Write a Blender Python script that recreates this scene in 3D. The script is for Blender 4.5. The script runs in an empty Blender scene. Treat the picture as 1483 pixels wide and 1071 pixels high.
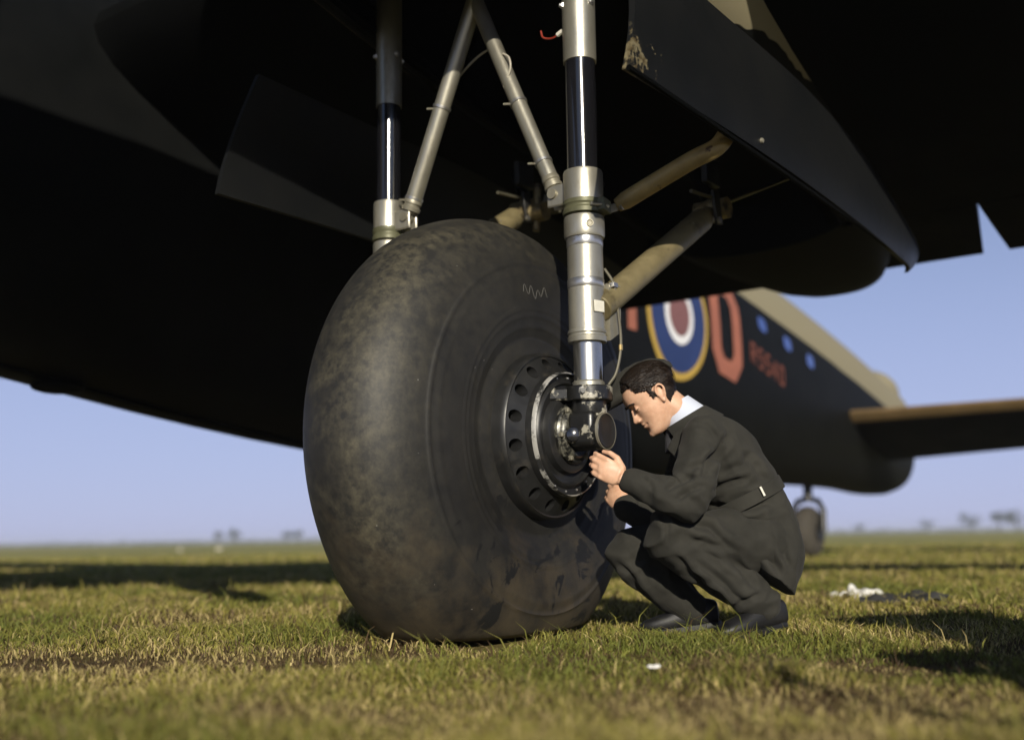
import bpy, bmesh, math, random
import numpy as np
from mathutils import Vector, Matrix, Quaternion, noise

random.seed(7)
rng = np.random.default_rng(11)
R = math.radians
sc = bpy.context.scene
COL = sc.collection

# ------------------------------------------------------------------ camera
cam_d = bpy.data.cameras.new('camera')
cam = bpy.data.objects.new('camera', cam_d)
COL.objects.link(cam)
cam_d.sensor_width = 36.0
cam_d.lens = 1560 / 1483 * 36
cam_d.clip_start = 0.05
cam_d.clip_end = 12000
cam_d.dof.use_dof = True
cam_d.dof.focus_distance = 3.72
cam_d.dof.aperture_fstop = 1.15
cam_d.dof.aperture_blades = 0
PITCH = math.atan((779 - 535.5) / 1560)
cam.matrix_world = (Matrix.Translation((0, 0, 0.36)) @ Matrix.Rotation(math.pi / 2 + PITCH, 4, 'X')
                    @ Matrix.Rotation(R(-0.93), 4, 'Z'))
sc.camera = cam

# ------------------------------------------------------------------ light
SUN_EL = R(21.0)
SUN_PSI = R(-5.0)                      # heading the light travels in, measured from +Y towards +X
sun_dir = Vector((math.sin(SUN_PSI) * math.cos(SUN_EL), math.cos(SUN_PSI) * math.cos(SUN_EL), -math.sin(SUN_EL)))
sl = bpy.data.lights.new('sun', 'SUN')
sl.energy = 5.0
sl.angle = R(0.55)
sl.color = (1.0, 0.92, 0.77)
so = bpy.data.objects.new('sun', sl)
so.rotation_euler = sun_dir.to_track_quat('-Z', 'Y').to_euler()
so.location = (2, -6, 8)
COL.objects.link(so)

world = bpy.data.worlds.new('World')
sc.world = world
world.use_nodes = True
wn = world.node_tree
bg = wn.nodes['Background']
sky = wn.nodes.new('ShaderNodeTexSky')
sky.sky_type = 'NISHITA'
sky.sun_disc = False
sky.sun_elevation = SUN_EL
sky.sun_rotation = math.pi + SUN_PSI
sky.altitude = 0
sky.air_density = 1.0
sky.dust_density = 0.3
sky.ozone_density = 4.0
# milky lavender haze low in the sky, thinning upwards
wtc = wn.nodes.new('ShaderNodeTexCoord')
wsx = wn.nodes.new('ShaderNodeSeparateXYZ')
wn.links.new(wtc.outputs['Generated'], wsx.inputs[0])
wmr = wn.nodes.new('ShaderNodeMapRange')
wmr.interpolation_type = 'SMOOTHSTEP'
wn.links.new(wsx.outputs[2], wmr.inputs[0])
wmr.inputs[1].default_value = 0.0
wmr.inputs[2].default_value = 0.55
wmr.inputs[3].default_value = 0.80
wmr.inputs[4].default_value = 0.0
wmx = wn.nodes.new('ShaderNodeMix')
wmx.data_type = 'RGBA'
wn.links.new(wmr.outputs[0], wmx.inputs[0])
wn.links.new(sky.outputs[0], wmx.inputs[6])
wmx.inputs[7].default_value = (6.3, 6.9, 11.3, 1)
wn.links.new(wmx.outputs[2], bg.inputs[0])
bg.inputs[1].default_value = 0.068

sc.view_settings.view_transform = 'Standard'
sc.view_settings.look = 'None'
sc.view_settings.exposure = 0.12
sc.view_settings.gamma = 1.0
sc.view_settings.use_curve_mapping = False
sc.cycles.max_bounces = 6
sc.cycles.use_denoising = True

# ------------------------------------------------------------------ materials
MATS = {}


def new_mat(name):
    m = bpy.data.materials.new(name)
    m.use_nodes = True
    nt = m.node_tree
    b = nt.nodes['Principled BSDF']
    MATS[name] = m
    return m, nt, b


def noise_node(nt, scale, detail=6, rough=0.6, coords='Object', dist=0.0, stretch=None):
    tc = nt.nodes.new('ShaderNodeTexCoord')
    n = nt.nodes.new('ShaderNodeTexNoise')
    n.inputs['Scale'].default_value = scale
    n.inputs['Detail'].default_value = detail
    n.inputs['Roughness'].default_value = rough
    n.inputs['Distortion'].default_value = dist
    if stretch:
        mp = nt.nodes.new('ShaderNodeMapping')
        mp.inputs['Scale'].default_value = stretch
        nt.links.new(tc.outputs[coords], mp.inputs[0])
        nt.links.new(mp.outputs[0], n.inputs['Vector'])
    else:
        nt.links.new(tc.outputs[coords], n.inputs['Vector'])
    return n


def ramp(nt, src, stops):
    r = nt.nodes.new('ShaderNodeValToRGB')
    while len(r.color_ramp.elements) < len(stops):
        r.color_ramp.elements.new(0.5)
    for e, (p, c) in zip(r.color_ramp.elements, stops):
        e.position = p
        e.color = (*c, 1) if len(c) == 3 else c
    nt.links.new(src, r.inputs[0])
    return r


def mixc(nt, fac, a, b, mode='MIX'):
    m = nt.nodes.new('ShaderNodeMix')
    m.data_type = 'RGBA'
    m.blend_type = mode
    for sock, v in ((m.inputs[0], fac), (m.inputs[6], a), (m.inputs[7], b)):
        if isinstance(v, (int, float)):
            sock.default_value = v
        elif isinstance(v, tuple):
            sock.default_value = (*v, 1) if len(v) == 3 else v
        else:
            nt.links.new(v, sock)
    return m.outputs[2]


def bump(nt, b, src, strength, dist=0.01):
    bp = nt.nodes.new('ShaderNodeBump')
    bp.inputs['Strength'].default_value = strength
    bp.inputs['Distance'].default_value = dist
    nt.links.new(src, bp.inputs['Height'])
    nt.links.new(bp.outputs[0], b.inputs['Normal'])
    return bp


def mat_simple(name, col, rough=0.6, metal=0.0, var=0.25, scale=9.0, bmp=0.0, bscale=60, spec=0.5, stain=None, stain_scale=6.0,
               stain_lo=0.52, stain_hi=0.66, stretch=None, coat=0.0):
    m, nt, b = new_mat(name)
    n = noise_node(nt, scale, 6, 0.65, stretch=stretch)
    lo = tuple(c * (1 - var) for c in col)
    hi = tuple(min(1, c * (1 + var)) for c in col)
    c = ramp(nt, n.outputs[0], [(0.3, lo), (0.7, hi)]).outputs[0]
    if stain:
        n2 = noise_node(nt, stain_scale, 8, 0.7, stretch=stretch)
        f = ramp(nt, n2.outputs[0], [(stain_lo, (0, 0, 0)), (stain_hi, (1, 1, 1))]).outputs[0]
        c = mixc(nt, f, c, stain)
    nt.links.new(c, b.inputs['Base Color'])
    rr = ramp(nt, n.outputs[0], [(0.3, (rough * 0.85,) * 3), (0.7, (min(1, rough * 1.15),) * 3)])
    nt.links.new(rr.outputs[0], b.inputs['Roughness'])
    b.inputs['Metallic'].default_value = metal
    b.inputs['Specular IOR Level'].default_value = spec
    b.inputs['Coat Weight'].default_value = coat
    if bmp:
        n3 = noise_node(nt, bscale, 6, 0.65)
        bump(nt, b, n3.outputs[0], bmp, 0.004)
    return m


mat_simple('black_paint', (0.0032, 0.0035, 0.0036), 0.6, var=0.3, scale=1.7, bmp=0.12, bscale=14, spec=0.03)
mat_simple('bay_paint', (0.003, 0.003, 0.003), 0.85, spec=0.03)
mat_simple('silver_paint', (0.42, 0.40, 0.33), 0.36, metal=0.75, var=0.14, scale=14, bmp=0.08, bscale=90,
           stain=(0.17, 0.15, 0.10), stain_scale=7, stain_lo=0.54, stain_hi=0.74, stretch=(1, 1, 0.4))
mat_simple('silver_dark', (0.28, 0.26, 0.20), 0.45, metal=0.55, var=0.2, scale=11, bmp=0.1, bscale=70,
           stain=(0.09, 0.07, 0.04), stain_scale=10, stain_lo=0.55, stain_hi=0.7)
mat_simple('bright_band', (0.55, 0.54, 0.52), 0.3, metal=0.9, var=0.08)
mat_simple('steel', (0.50, 0.49, 0.46), 0.30, metal=1.0, var=0.1, scale=20, stretch=(1, 1, 0.2),
           stain=(0.10, 0.085, 0.05), stain_scale=6, stain_lo=0.6, stain_hi=0.8)
mat_simple('black_chrome', (0.008, 0.008, 0.010), 0.14, metal=0.0, var=0.1, spec=0.8, coat=0.6)
mat_simple('olive_clamp', (0.10, 0.10, 0.055), 0.5, metal=0.3, var=0.2)
mat_simple('ochre_tube', (0.34, 0.25, 0.10), 0.5, metal=0.25, var=0.25, scale=12, bmp=0.1,
           stain=(0.07, 0.04, 0.02), stain_scale=14, stain_lo=0.58, stain_hi=0.66)
mat_simple('worn_black', (0.012, 0.012, 0.012), 0.32, var=0.2, scale=20, bmp=0.1, bscale=80, spec=0.5,
           stain=(0.33, 0.31, 0.25), stain_scale=17, stain_lo=0.555, stain_hi=0.60)
mat_simple('rim_black', (0.013, 0.013, 0.013), 0.4, var=0.3, scale=14, bmp=0.08, bscale=60,
           stain=(0.07, 0.06, 0.045), stain_scale=6, stain_lo=0.56, stain_hi=0.8)
mat_simple('worn_edge', (0.03, 0.03, 0.03), 0.35, metal=0.3, var=0.3, scale=30,
           stain=(0.42, 0.41, 0.38), stain_scale=11, stain_lo=0.44, stain_hi=0.52)
mat_simple('grease', (0.13, 0.125, 0.10), 0.35, metal=0.2, var=0.5, scale=40,
           stain=(0.012, 0.012, 0.011), stain_scale=26, stain_lo=0.44, stain_hi=0.52)
mat_simple('plate_white', (0.62, 0.60, 0.52), 0.5, var=0.1, scale=60)
mat_simple('hose_grey', (0.12, 0.11, 0.08), 0.5, metal=0.3)
mat_simple('wire_pale', (0.40, 0.37, 0.30), 0.5)
mat_simple('wire_red', (0.25, 0.03, 0.015), 0.5)
mat_simple('brass', (0.45, 0.33, 0.14), 0.35, metal=0.8)
mat_simple('letter_red', (0.33, 0.115, 0.072), 0.7, var=0.15, scale=5)
mat_simple('serial_red', (0.17, 0.05, 0.03), 0.7, var=0.25, scale=9)
mat_simple('roundel_yellow', (0.50, 0.33, 0.06), 0.65, var=0.1, scale=3)
mat_simple('roundel_blue', (0.016, 0.035, 0.13), 0.65, var=0.12, scale=3)
mat_simple('roundel_white', (0.78, 0.78, 0.80), 0.65, var=0.04, scale=3)
mat_simple('roundel_red', (0.19, 0.085, 0.085), 0.65, var=0.12, scale=3)
mat_simple('deicer', (0.16, 0.105, 0.048), 0.6, var=0.2, scale=4)
mat_simple('window_glass', (0.22, 0.31, 0.58), 0.2, metal=1.0, var=0.05)
mat_simple('tail_tyre', (0.045, 0.039, 0.030), 0.85, var=0.3)
mat_simple('bark', (0.05, 0.04, 0.03), 0.9)
mat_simple('leaf', (0.035, 0.05, 0.022), 0.8, var=0.35, scale=0.7)
mat_simple('leather', (0.010, 0.010, 0.011), 0.55, var=0.3, bmp=0.15, bscale=40)
mat_simple('shirt', (0.52, 0.56, 0.66), 0.85, var=0.05, bmp=0.1, bscale=200)
mat_simple('tie', (0.012, 0.012, 0.015), 0.8)
mat_simple('brow_hair', (0.016, 0.010, 0.007), 0.7)
mat_simple('eye_white', (0.55, 0.52, 0.48), 0.3)
mat_simple('rag_white', (0.72, 0.71, 0.68), 0.9, var=0.1, scale=30, bmp=0.2, bscale=60)
mat_simple('sheet_dark', (0.030, 0.030, 0.030), 0.9, var=0.25, scale=20, bmp=0.3, bscale=60)


def build_camo_paint(name, a, b_, z_line):
    """black below, two-tone upper camouflage above a straight line (local z > a - b*s)"""
    m, nt, b = new_mat(name)
    tc = nt.nodes.new('ShaderNodeTexCoord')
    sx = nt.nodes.new('ShaderNodeSeparateXYZ')
    nt.links.new(tc.outputs['Object'], sx.inputs[0])
    mul = nt.nodes.new('ShaderNodeMath'); mul.operation = 'MULTIPLY_ADD'
    nt.links.new(sx.outputs[0], mul.inputs[0]); mul.inputs[1].default_value = b_; mul.inputs[2].default_value = -a
    add = nt.nodes.new('ShaderNodeMath'); add.operation = 'ADD'
    nt.links.new(mul.outputs[0], add.inputs[0]); nt.links.new(sx.outputs[2], add.inputs[1])
    wob = noise_node(nt, 1.6 if z_line else 0.7, 3)
    w2 = nt.nodes.new('ShaderNodeMath'); w2.operation = 'MULTIPLY_ADD'
    nt.links.new(wob.outputs[0], w2.inputs[0]); w2.inputs[1].default_value = 0.30 if z_line else 0.04
    nt.links.new(add.outputs[0], w2.inputs[2])
    gt = nt.nodes.new('ShaderNodeMath'); gt.operation = 'GREATER_THAN'
    nt.links.new(w2.outputs[0], gt.inputs[0]); gt.inputs[1].default_value = 0.15 if z_line else 0.02
    keep = gt.outputs[0]
    if z_line:                            # inner lips of the wheel bay stay black
        ay = nt.nodes.new('ShaderNodeMath'); ay.operation = 'ABSOLUTE'
        nt.links.new(sx.outputs[1], ay.inputs[0])
        hz = nt.nodes.new('ShaderNodeMath'); hz.operation = 'MULTIPLY_ADD'
        nt.links.new(sx.outputs[2], hz.inputs[0]); hz.inputs[1].default_value = 8.0; hz.inputs[2].default_value = -8.0 * 2.9
        h0 = nt.nodes.new('ShaderNodeMath'); h0.operation = 'MAXIMUM'
        nt.links.new(hz.outputs[0], h0.inputs[0]); h0.inputs[1].default_value = 0.0
        sm = nt.nodes.new('ShaderNodeMath'); sm.operation = 'ADD'
        nt.links.new(ay.outputs[0], sm.inputs[0]); nt.links.new(h0.outputs[0], sm.inputs[1])
        g2 = nt.nodes.new('ShaderNodeMath'); g2.operation = 'GREATER_THAN'
        nt.links.new(sm.outputs[0], g2.inputs[0]); g2.inputs[1].default_value = 0.68
        an = nt.nodes.new('ShaderNodeMath'); an.operation = 'MULTIPLY'
        nt.links.new(keep, an.inputs[0]); nt.links.new(g2.outputs[0], an.inputs[1])
        keep = an.outputs[0]
    n = noise_node(nt, 0.45, 2)
    camo = ramp(nt, n.outputs[0], [(0.70, (0.255, 0.225, 0.145)), (0.72, (0.10, 0.11, 0.06))]).outputs[0]
    n2 = noise_node(nt, 3.0, 7, 0.65)
    blk = ramp(nt, n2.outputs[0], [(0.3, (0.0038, 0.0044, 0.0046)), (0.7, (0.0075, 0.0080, 0.0080))]).outputs[0]
    c = mixc(nt, keep, blk, camo)
    nt.links.new(c, b.inputs['Base Color'])
    b.inputs['Roughness'].default_value = 0.62
    b.inputs['Specular IOR Level'].default_value = 0.10
    n3 = noise_node(nt, 6, 4)
    bump(nt, b, n3.outputs[0], 0.1, 0.01)
    return m


build_camo_paint('fuselage_paint', 4.35, 0.135, False)
build_camo_paint('nacelle_paint', 2.52, 0.02, True)


def build_door_paint():
    m, nt, b = new_mat('door_paint')
    tc = nt.nodes.new('ShaderNodeTexCoord')
    ds = nt.nodes.new('ShaderNodeVectorMath'); ds.operation = 'DISTANCE'
    nt.links.new(tc.outputs['Object'], ds.inputs[0]); ds.inputs[1].default_value = (-0.52, -0.97, 1.80)
    n = noise_node(nt, 22, 8, 0.7)
    mr = nt.nodes.new('ShaderNodeMapRange')
    nt.links.new(ds.outputs['Value'], mr.inputs[0])
    mr.inputs[1].default_value = 0.0; mr.inputs[2].default_value = 0.33
    mr.inputs[3].default_value = 0.17; mr.inputs[4].default_value = -0.20
    ad = nt.nodes.new('ShaderNodeMath'); ad.operation = 'ADD'
    nt.links.new(n.outputs[0], ad.inputs[0]); nt.links.new(mr.outputs[0], ad.inputs[1])
    f = ramp(nt, ad.outputs[0], [(0.60, (0, 0, 0)), (0.63, (1, 1, 1))]).outputs[0]
    n2 = noise_node(nt, 3.0, 7, 0.65)
    blk = ramp(nt, n2.outputs[0], [(0.3, (0.0040, 0.0048, 0.0056)), (0.7, (0.0085, 0.0088, 0.0088))]).outputs[0]
    n4 = noise_node(nt, 35, 5)
    chip = ramp(nt, n4.outputs[0], [(0.4, (0.075, 0.055, 0.026)), (0.6, (0.17, 0.145, 0.085))]).outputs[0]
    nt.links.new(mixc(nt, f, blk, chip), b.inputs['Base Color'])
    b.inputs['Roughness'].default_value = 0.45
    b.inputs['Specular IOR Level'].default_value = 0.3
    n3 = noise_node(nt, 4, 3)
    bump(nt, b, n3.outputs[0], 0.25, 0.02)


build_door_paint()


def build_rubber():
    m, nt, b = new_mat('rubber')
    n = noise_node(nt, 3.4, 8, 0.68, dist=0.6)
    n2 = noise_node(nt, 26, 8, 0.7)
    n3 = noise_node(nt, 2.6, 7, 0.65, dist=0.4)
    base = ramp(nt, n.outputs[0], [(0.36, (0.0065, 0.0065, 0.0070)), (0.66, (0.019, 0.018, 0.016))]).outputs[0]
    dust = ramp(nt, n2.outputs[0], [(0.38, (0.014, 0.0135, 0.012)), (0.66, (0.072, 0.064, 0.042))]).outputs[0]
    f = ramp(nt, n3.outputs[0], [(0.38, (0.05, 0.05, 0.05)), (0.60, (0.95, 0.95, 0.95))]).outputs[0]
    tcw = nt.nodes.new('ShaderNodeTexCoord')
    sw = nt.nodes.new('ShaderNodeSeparateXYZ')
    nt.links.new(tcw.outputs['Object'], sw.inputs[0])
    ab = nt.nodes.new('ShaderNodeMath'); ab.operation = 'ABSOLUTE'
    nt.links.new(sw.outputs[1], ab.inputs[0])
    wig = noise_node(nt, 5, 6, 0.7)
    wa = nt.nodes.new('ShaderNodeMath'); wa.operation = 'MULTIPLY_ADD'
    nt.links.new(wig.outputs[0], wa.inputs[0]); wa.inputs[1].default_value = 0.12
    nt.links.new(ab.outputs[0], wa.inputs[2])
    tread = nt.nodes.new('ShaderNodeMapRange')       # dust mix is full on the running surface, low on the sidewalls
    nt.links.new(wa.outputs[0], tread.inputs[0])
    tread.inputs[1].default_value = 0.22; tread.inputs[2].default_value = 0.32
    tread.inputs[3].default_value = 1.0; tread.inputs[4].default_value = 0.18
    fm = nt.nodes.new('ShaderNodeMath'); fm.operation = 'MULTIPLY'
    nt.links.new(f, fm.inputs[0]); nt.links.new(tread.outputs[0], fm.inputs[1])
    c = mixc(nt, fm.outputs[0], base, dust)
    # brown earth carried up from the ground round the bottom of the tread
    tc = nt.nodes.new('ShaderNodeTexCoord')
    sx = nt.nodes.new('ShaderNodeSeparateXYZ')
    nt.links.new(tc.outputs['Object'], sx.inputs[0])
    mr = nt.nodes.new('ShaderNodeMapRange')
    nt.links.new(sx.outputs[2], mr.inputs[0])
    mr.inputs[1].default_value = 0.02; mr.inputs[2].default_value = 0.62
    mr.inputs[3].default_value = 0.24; mr.inputs[4].default_value = -0.14
    n4 = noise_node(nt, 7, 8, 0.7)
    ad = nt.nodes.new('ShaderNodeMath'); ad.operation = 'ADD'
    nt.links.new(mr.outputs[0], ad.inputs[0]); nt.links.new(n4.outputs[0], ad.inputs[1])
    f2 = ramp(nt, ad.outputs[0], [(0.5, (0, 0, 0)), (0.85, (0.8, 0.8, 0.8))]).outputs[0]
    c = mixc(nt, f2, c, (0.060, 0.046, 0.027))
    # light specks
    n5 = noise_node(nt, 48, 3, 0.5)
    f3 = ramp(nt, n5.outputs[0], [(0.765, (0, 0, 0)), (0.785, (1, 1, 1))]).outputs[0]
    c = mixc(nt, f3, c, (0.30, 0.29, 0.27))
    # oil stains with sharp outlines, only on the outboard sidewall
    n6 = noise_node(nt, 5.5, 7, 0.62, dist=1.2)
    st = ramp(nt, n6.outputs[0], [(0.600, (0, 0, 0)), (0.615, (1, 1, 1))]).outputs[0]
    side = nt.nodes.new('ShaderNodeMapRange')
    nt.links.new(sx.outputs[1], side.inputs[0])
    side.inputs[1].default_value = -0.20; side.inputs[2].default_value = -0.23
    low = nt.nodes.new('ShaderNodeMapRange')
    nt.links.new(sx.outputs[2], low.inputs[0])
    low.inputs[1].default_value = 0.75; low.inputs[2].default_value = 0.5
    mm = nt.nodes.new('ShaderNodeMath'); mm.operation = 'MULTIPLY'
    nt.links.new(side.outputs[0], mm.inputs[0]); nt.links.new(low.outputs[0], mm.inputs[1])
    mm2 = nt.nodes.new('ShaderNodeMath'); mm2.operation = 'MULTIPLY'
    nt.links.new(mm.outputs[0], mm2.inputs[0]); nt.links.new(st, mm2.inputs[1])
    c = mixc(nt, mm2.outputs[0], c, (0.007, 0.007, 0.007))
    nt.links.new(c, b.inputs['Base Color'])
    b.inputs['Roughness'].default_value = 0.58
    b.inputs['Specular IOR Level'].default_value = 0.42
    bump(nt, b, n2.outputs[0], 0.25, 0.004)


build_rubber()


def build_serge():
    m, nt, b = new_mat('serge')
    n = noise_node(nt, 9, 7, 0.65)
    c = ramp(nt, n.outputs[0], [(0.3, (0.022, 0.0215, 0.0185)), (0.7, (0.038, 0.0365, 0.031))]).outputs[0]
    nt.links.new(c, b.inputs['Base Color'])
    b.inputs['Roughness'].default_value = 0.9
    b.inputs['Specular IOR Level'].default_value = 0.15
    b.inputs['Sheen Weight'].default_value = 0.03
    b.inputs['Sheen Roughness'].default_value = 0.5
    n2 = noise_node(nt, 400, 3, 0.7)
    n3 = noise_node(nt, 24, 4, 0.5)
    mx = mixc(nt, 0.7, n2.outputs[0], n3.outputs[0])
    bump(nt, b, mx, 0.3, 0.004)


build_serge()


def build_skin():
    m, nt, b = new_mat('skin')
    n = noise_node(nt, 22, 8, 0.72)
    c = ramp(nt, n.outputs[0], [(0.3, (0.49, 0.27, 0.17)), (0.7, (0.68, 0.43, 0.29))]).outputs[0]
    nt.links.new(c, b.inputs['Base Color'])
    b.inputs['Roughness'].default_value = 0.48
    b.inputs['Subsurface Weight'].default_value = 0.12
    b.inputs['Subsurface Radius'].default_value = (0.012, 0.005, 0.003)
    b.inputs['Subsurface Scale'].default_value = 0.5
    n2 = noise_node(nt, 160, 4, 0.6)
    bump(nt, b, n2.outputs[0], 0.12, 0.002)


build_skin()


def build_hair():
    m, nt, b = new_mat('hair')
    n = noise_node(nt, 60, 5, 0.6, stretch=(0.35, 1.6, 1.4))
    c = ramp(nt, n.outputs[0], [(0.35, (0.005, 0.0035, 0.0028)), (0.7, (0.022, 0.013, 0.008))]).outputs[0]
    nt.links.new(c, b.inputs['Base Color'])
    b.inputs['Roughness'].default_value = 0.62
    b.inputs['Specular IOR Level'].default_value = 0.3
    bump(nt, b, n.outputs[0], 0.9, 0.006)


build_hair()


def build_ground_mat():
    m, nt, b = new_mat('turf')
    n1 = noise_node(nt, 0.9, 8, 0.7)
    n2 = noise_node(nt, 14, 8, 0.75)
    n3 = noise_node(nt, 0.05, 5, 0.6)
    n4 = noise_node(nt, 90, 4, 0.7)
    a = ramp(nt, n2.outputs[0], [(0.30, (0.060, 0.050, 0.018)), (0.55, (0.14, 0.115, 0.038)), (0.78, (0.25, 0.19, 0.080))]).outputs[0]
    c2 = ramp(nt, n1.outputs[0], [(0.35, (0.14, 0.125, 0.036)), (0.65, (0.20, 0.155, 0.060))]).outputs[0]
    c = mixc(nt, 0.45, a, c2)
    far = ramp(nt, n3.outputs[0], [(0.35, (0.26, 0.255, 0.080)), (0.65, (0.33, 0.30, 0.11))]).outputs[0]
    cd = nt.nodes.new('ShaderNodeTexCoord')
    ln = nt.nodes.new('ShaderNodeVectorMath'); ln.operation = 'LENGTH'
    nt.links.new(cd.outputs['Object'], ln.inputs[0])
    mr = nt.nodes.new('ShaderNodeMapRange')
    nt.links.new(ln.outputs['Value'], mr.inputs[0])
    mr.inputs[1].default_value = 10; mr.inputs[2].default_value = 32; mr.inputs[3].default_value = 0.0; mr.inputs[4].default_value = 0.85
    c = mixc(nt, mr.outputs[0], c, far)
    at_ = nt.nodes.new('ShaderNodeAttribute'); at_.attribute_name = 'dirt'
    soil = ramp(nt, n4.outputs[0], [(0.3, (0.040, 0.025, 0.013)), (0.7, (0.10, 0.066, 0.036))]).outputs[0]
    c = mixc(nt, at_.outputs['Fac'], c, soil)
    nt.links.new(c, b.inputs['Base Color'])
    b.inputs['Roughness'].default_value = 0.95
    b.inputs['Specular IOR Level'].default_value = 0.1
    bump(nt, b, n2.outputs[0], 0.35, 0.03)
    m, nt, b = new_mat('grass_blade')
    at_ = nt.nodes.new('ShaderNodeAttribute'); at_.attribute_name = 'tint'
    nt.links.new(at_.outputs['Color'], b.inputs['Base Color'])
    b.inputs['Roughness'].default_value = 0.6
    b.inputs['Specular IOR Level'].default_value = 0.25
    out = nt.nodes['Material Output']
    tr = nt.nodes.new('ShaderNodeBsdfTranslucent')
    nt.links.new(at_.outputs['Color'], tr.inputs[0])
    mx = nt.nodes.new('ShaderNodeMixShader'); mx.inputs[0].default_value = 0.3
    nt.links.new(b.outputs[0], mx.inputs[1]); nt.links.new(tr.outputs[0], mx.inputs[2])
    nt.links.new(mx.outputs[0], out.inputs[0])


build_ground_mat()

# ------------------------------------------------------------------ helpers


def tag(o, label=None, cat=None, group=None, kind=None):
    for k, v in (('label', label), ('category', cat), ('group', group), ('kind', kind)):
        if v:
            o[k] = v
    return o


def empty(name, loc=(0, 0, 0), rz=0.0):
    o = bpy.data.objects.new(name, None)
    o.location = loc
    o.rotation_euler = (0, 0, rz)
    o.empty_display_size = 0.1
    COL.objects.link(o)
    return o


class MB:
    """collects verts and faces, then links them as one mesh object"""

    def __init__(self):
        self.v = []
        self.f = []

    def add(self, v, f):
        o = len(self.v)
        self.v += [tuple(map(float, p)) for p in v]
        self.f += [tuple(i + o for i in q) for q in f]
        return self

    def loft(self, rings, cap0=True, cap1=True, closed=True):
        n = len(rings[0])
        v = [p for r in rings for p in r]
        f = []
        for i in range(len(rings) - 1):
            for j in range(n if closed else n - 1):
                k = (j + 1) % n
                f.append((i * n + j, i * n + k, (i + 1) * n + k, (i + 1) * n + j))
        if cap0:
            f.append(tuple(range(n - 1, -1, -1)))
        if cap1:
            f.append(tuple((len(rings) - 1) * n + j for j in range(n)))
        return self.add(v, f)

    def lathe(self, org, axis, prof, n=40, cap=True):
        """prof: (distance along the axis, radius)"""
        ax = Vector(axis).normalized()
        u = ax.orthogonal().normalized()
        w = ax.cross(u)
        rings = [[Vector(org) + ax * h + (u * math.cos(2 * math.pi * j / n) + w * math.sin(2 * math.pi * j / n)) * r for j in range(n)]
                 for h, r in prof]
        return self.loft(rings, cap, cap)

    def tube(self, pts, rad, n=12, cap=True):
        pts = [Vector(p) for p in pts]
        if isinstance(rad, (int, float)):
            rad = [rad] * len(pts)
        rings = []
        prev = None
        for i, p in enumerate(pts):
            d = (pts[min(i + 1, len(pts) - 1)] - pts[max(i - 1, 0)]).normalized()
            if prev is None:
                u = d.orthogonal().normalized()
            else:
                u = (prev - d * prev.dot(d)).normalized()
            prev = u
            w = d.cross(u)
            rings.append([p + (u * math.cos(2 * math.pi * j / n) + w * math.sin(2 * math.pi * j / n)) * rad[i] for j in range(n)])
        return self.loft(rings, cap, cap)

    def box(self, c, size, M=None):
        c = Vector(c)
        s = Vector(size) / 2
        v = []
        for a in (-1, 1):
            for b_ in (-1, 1):
                for d in (-1, 1):
                    q = Vector((a * s.x, b_ * s.y, d * s.z))
                    v.append(c + (M @ q if M else q))
        f = [(0, 1, 3, 2), (4, 6, 7, 5), (0, 4, 5, 1), (2, 3, 7, 6), (0, 2, 6, 4), (1, 5, 7, 3)]
        return self.add(v, f)

    def ball(self, c, r, M=None, nu=16, nv=10):
        rx, ry, rz = (r, r, r) if isinstance(r, (int, float)) else r
        rings = []
        for i in range(1, nv):
            th = math.pi * i / nv
            ring = []
            for j in range(nu):
                ph = 2 * math.pi * j / nu
                q = Vector((rx * math.sin(th) * math.cos(ph), ry * math.sin(th) * math.sin(ph), -rz * math.cos(th)))
                ring.append(Vector(c) + (M @ q if M else q))
            rings.append(ring)
        return self.loft(rings, True, True)

    def build(self, name, mat, parent=None, smooth=True, angle=35, bevel=0.0):
        me = bpy.data.meshes.new(name)
        me.from_pydata(self.v, [], self.f)
        return mesh_obj(name, me, mat, parent, smooth, angle, bevel)


def mesh_obj(name, me, mat, parent=None, smooth=True, angle=35, bevel=0.0):
    bm = bmesh.new()
    bm.from_mesh(me)
    bmesh.ops.recalc_face_normals(bm, faces=bm.faces)
    bm.to_mesh(me)
    bm.free()
    if smooth:
        me.shade_smooth()
        me.set_sharp_from_angle(angle=R(angle))
    me.materials.append(MATS[mat])
    o = bpy.data.objects.new(name, me)
    COL.objects.link(o)
    if parent:
        o.parent = parent
    if bevel:
        bv = o.modifiers.new('bevel', 'BEVEL')
        bv.width = bevel
        bv.segments = 2
        bv.limit_method = 'ANGLE'
    return o


def spline(pts, m=6):
    """Catmull-Rom through tuples of any length"""
    P = [np.array(p, float) for p in pts]
    P = [2 * P[0] - P[1]] + P + [2 * P[-1] - P[-2]]
    out = []
    for i in range(1, len(P) - 2):
        for k in range(m):
            t = k / m
            a, b, c, d = P[i - 1], P[i], P[i + 1], P[i + 2]
            out.append(0.5 * ((2 * b) + (c - a) * t + (2 * a - 5 * b + 4 * c - d) * t * t + (3 * b - a - 3 * c + d) * t ** 3))
    out.append(P[-2])
    return out


def smooth_interp(xs, ys):
    """monotone-ish cubic Hermite through a table"""
    xs = np.array(xs, float); ys = np.array(ys, float)
    m = np.gradient(ys, xs)

    def f(x):
        x = min(max(x, xs[0]), xs[-1])
        i = min(int(np.searchsorted(xs, x, 'right')) - 1, len(xs) - 2)
        h = xs[i + 1] - xs[i]
        t = (x - xs[i]) / h
        return float((2 * t ** 3 - 3 * t * t + 1) * ys[i] + (t ** 3 - 2 * t * t + t) * h * m[i]
                     + (-2 * t ** 3 + 3 * t * t) * ys[i + 1] + (t ** 3 - t * t) * h * m[i + 1])
    return f


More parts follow.
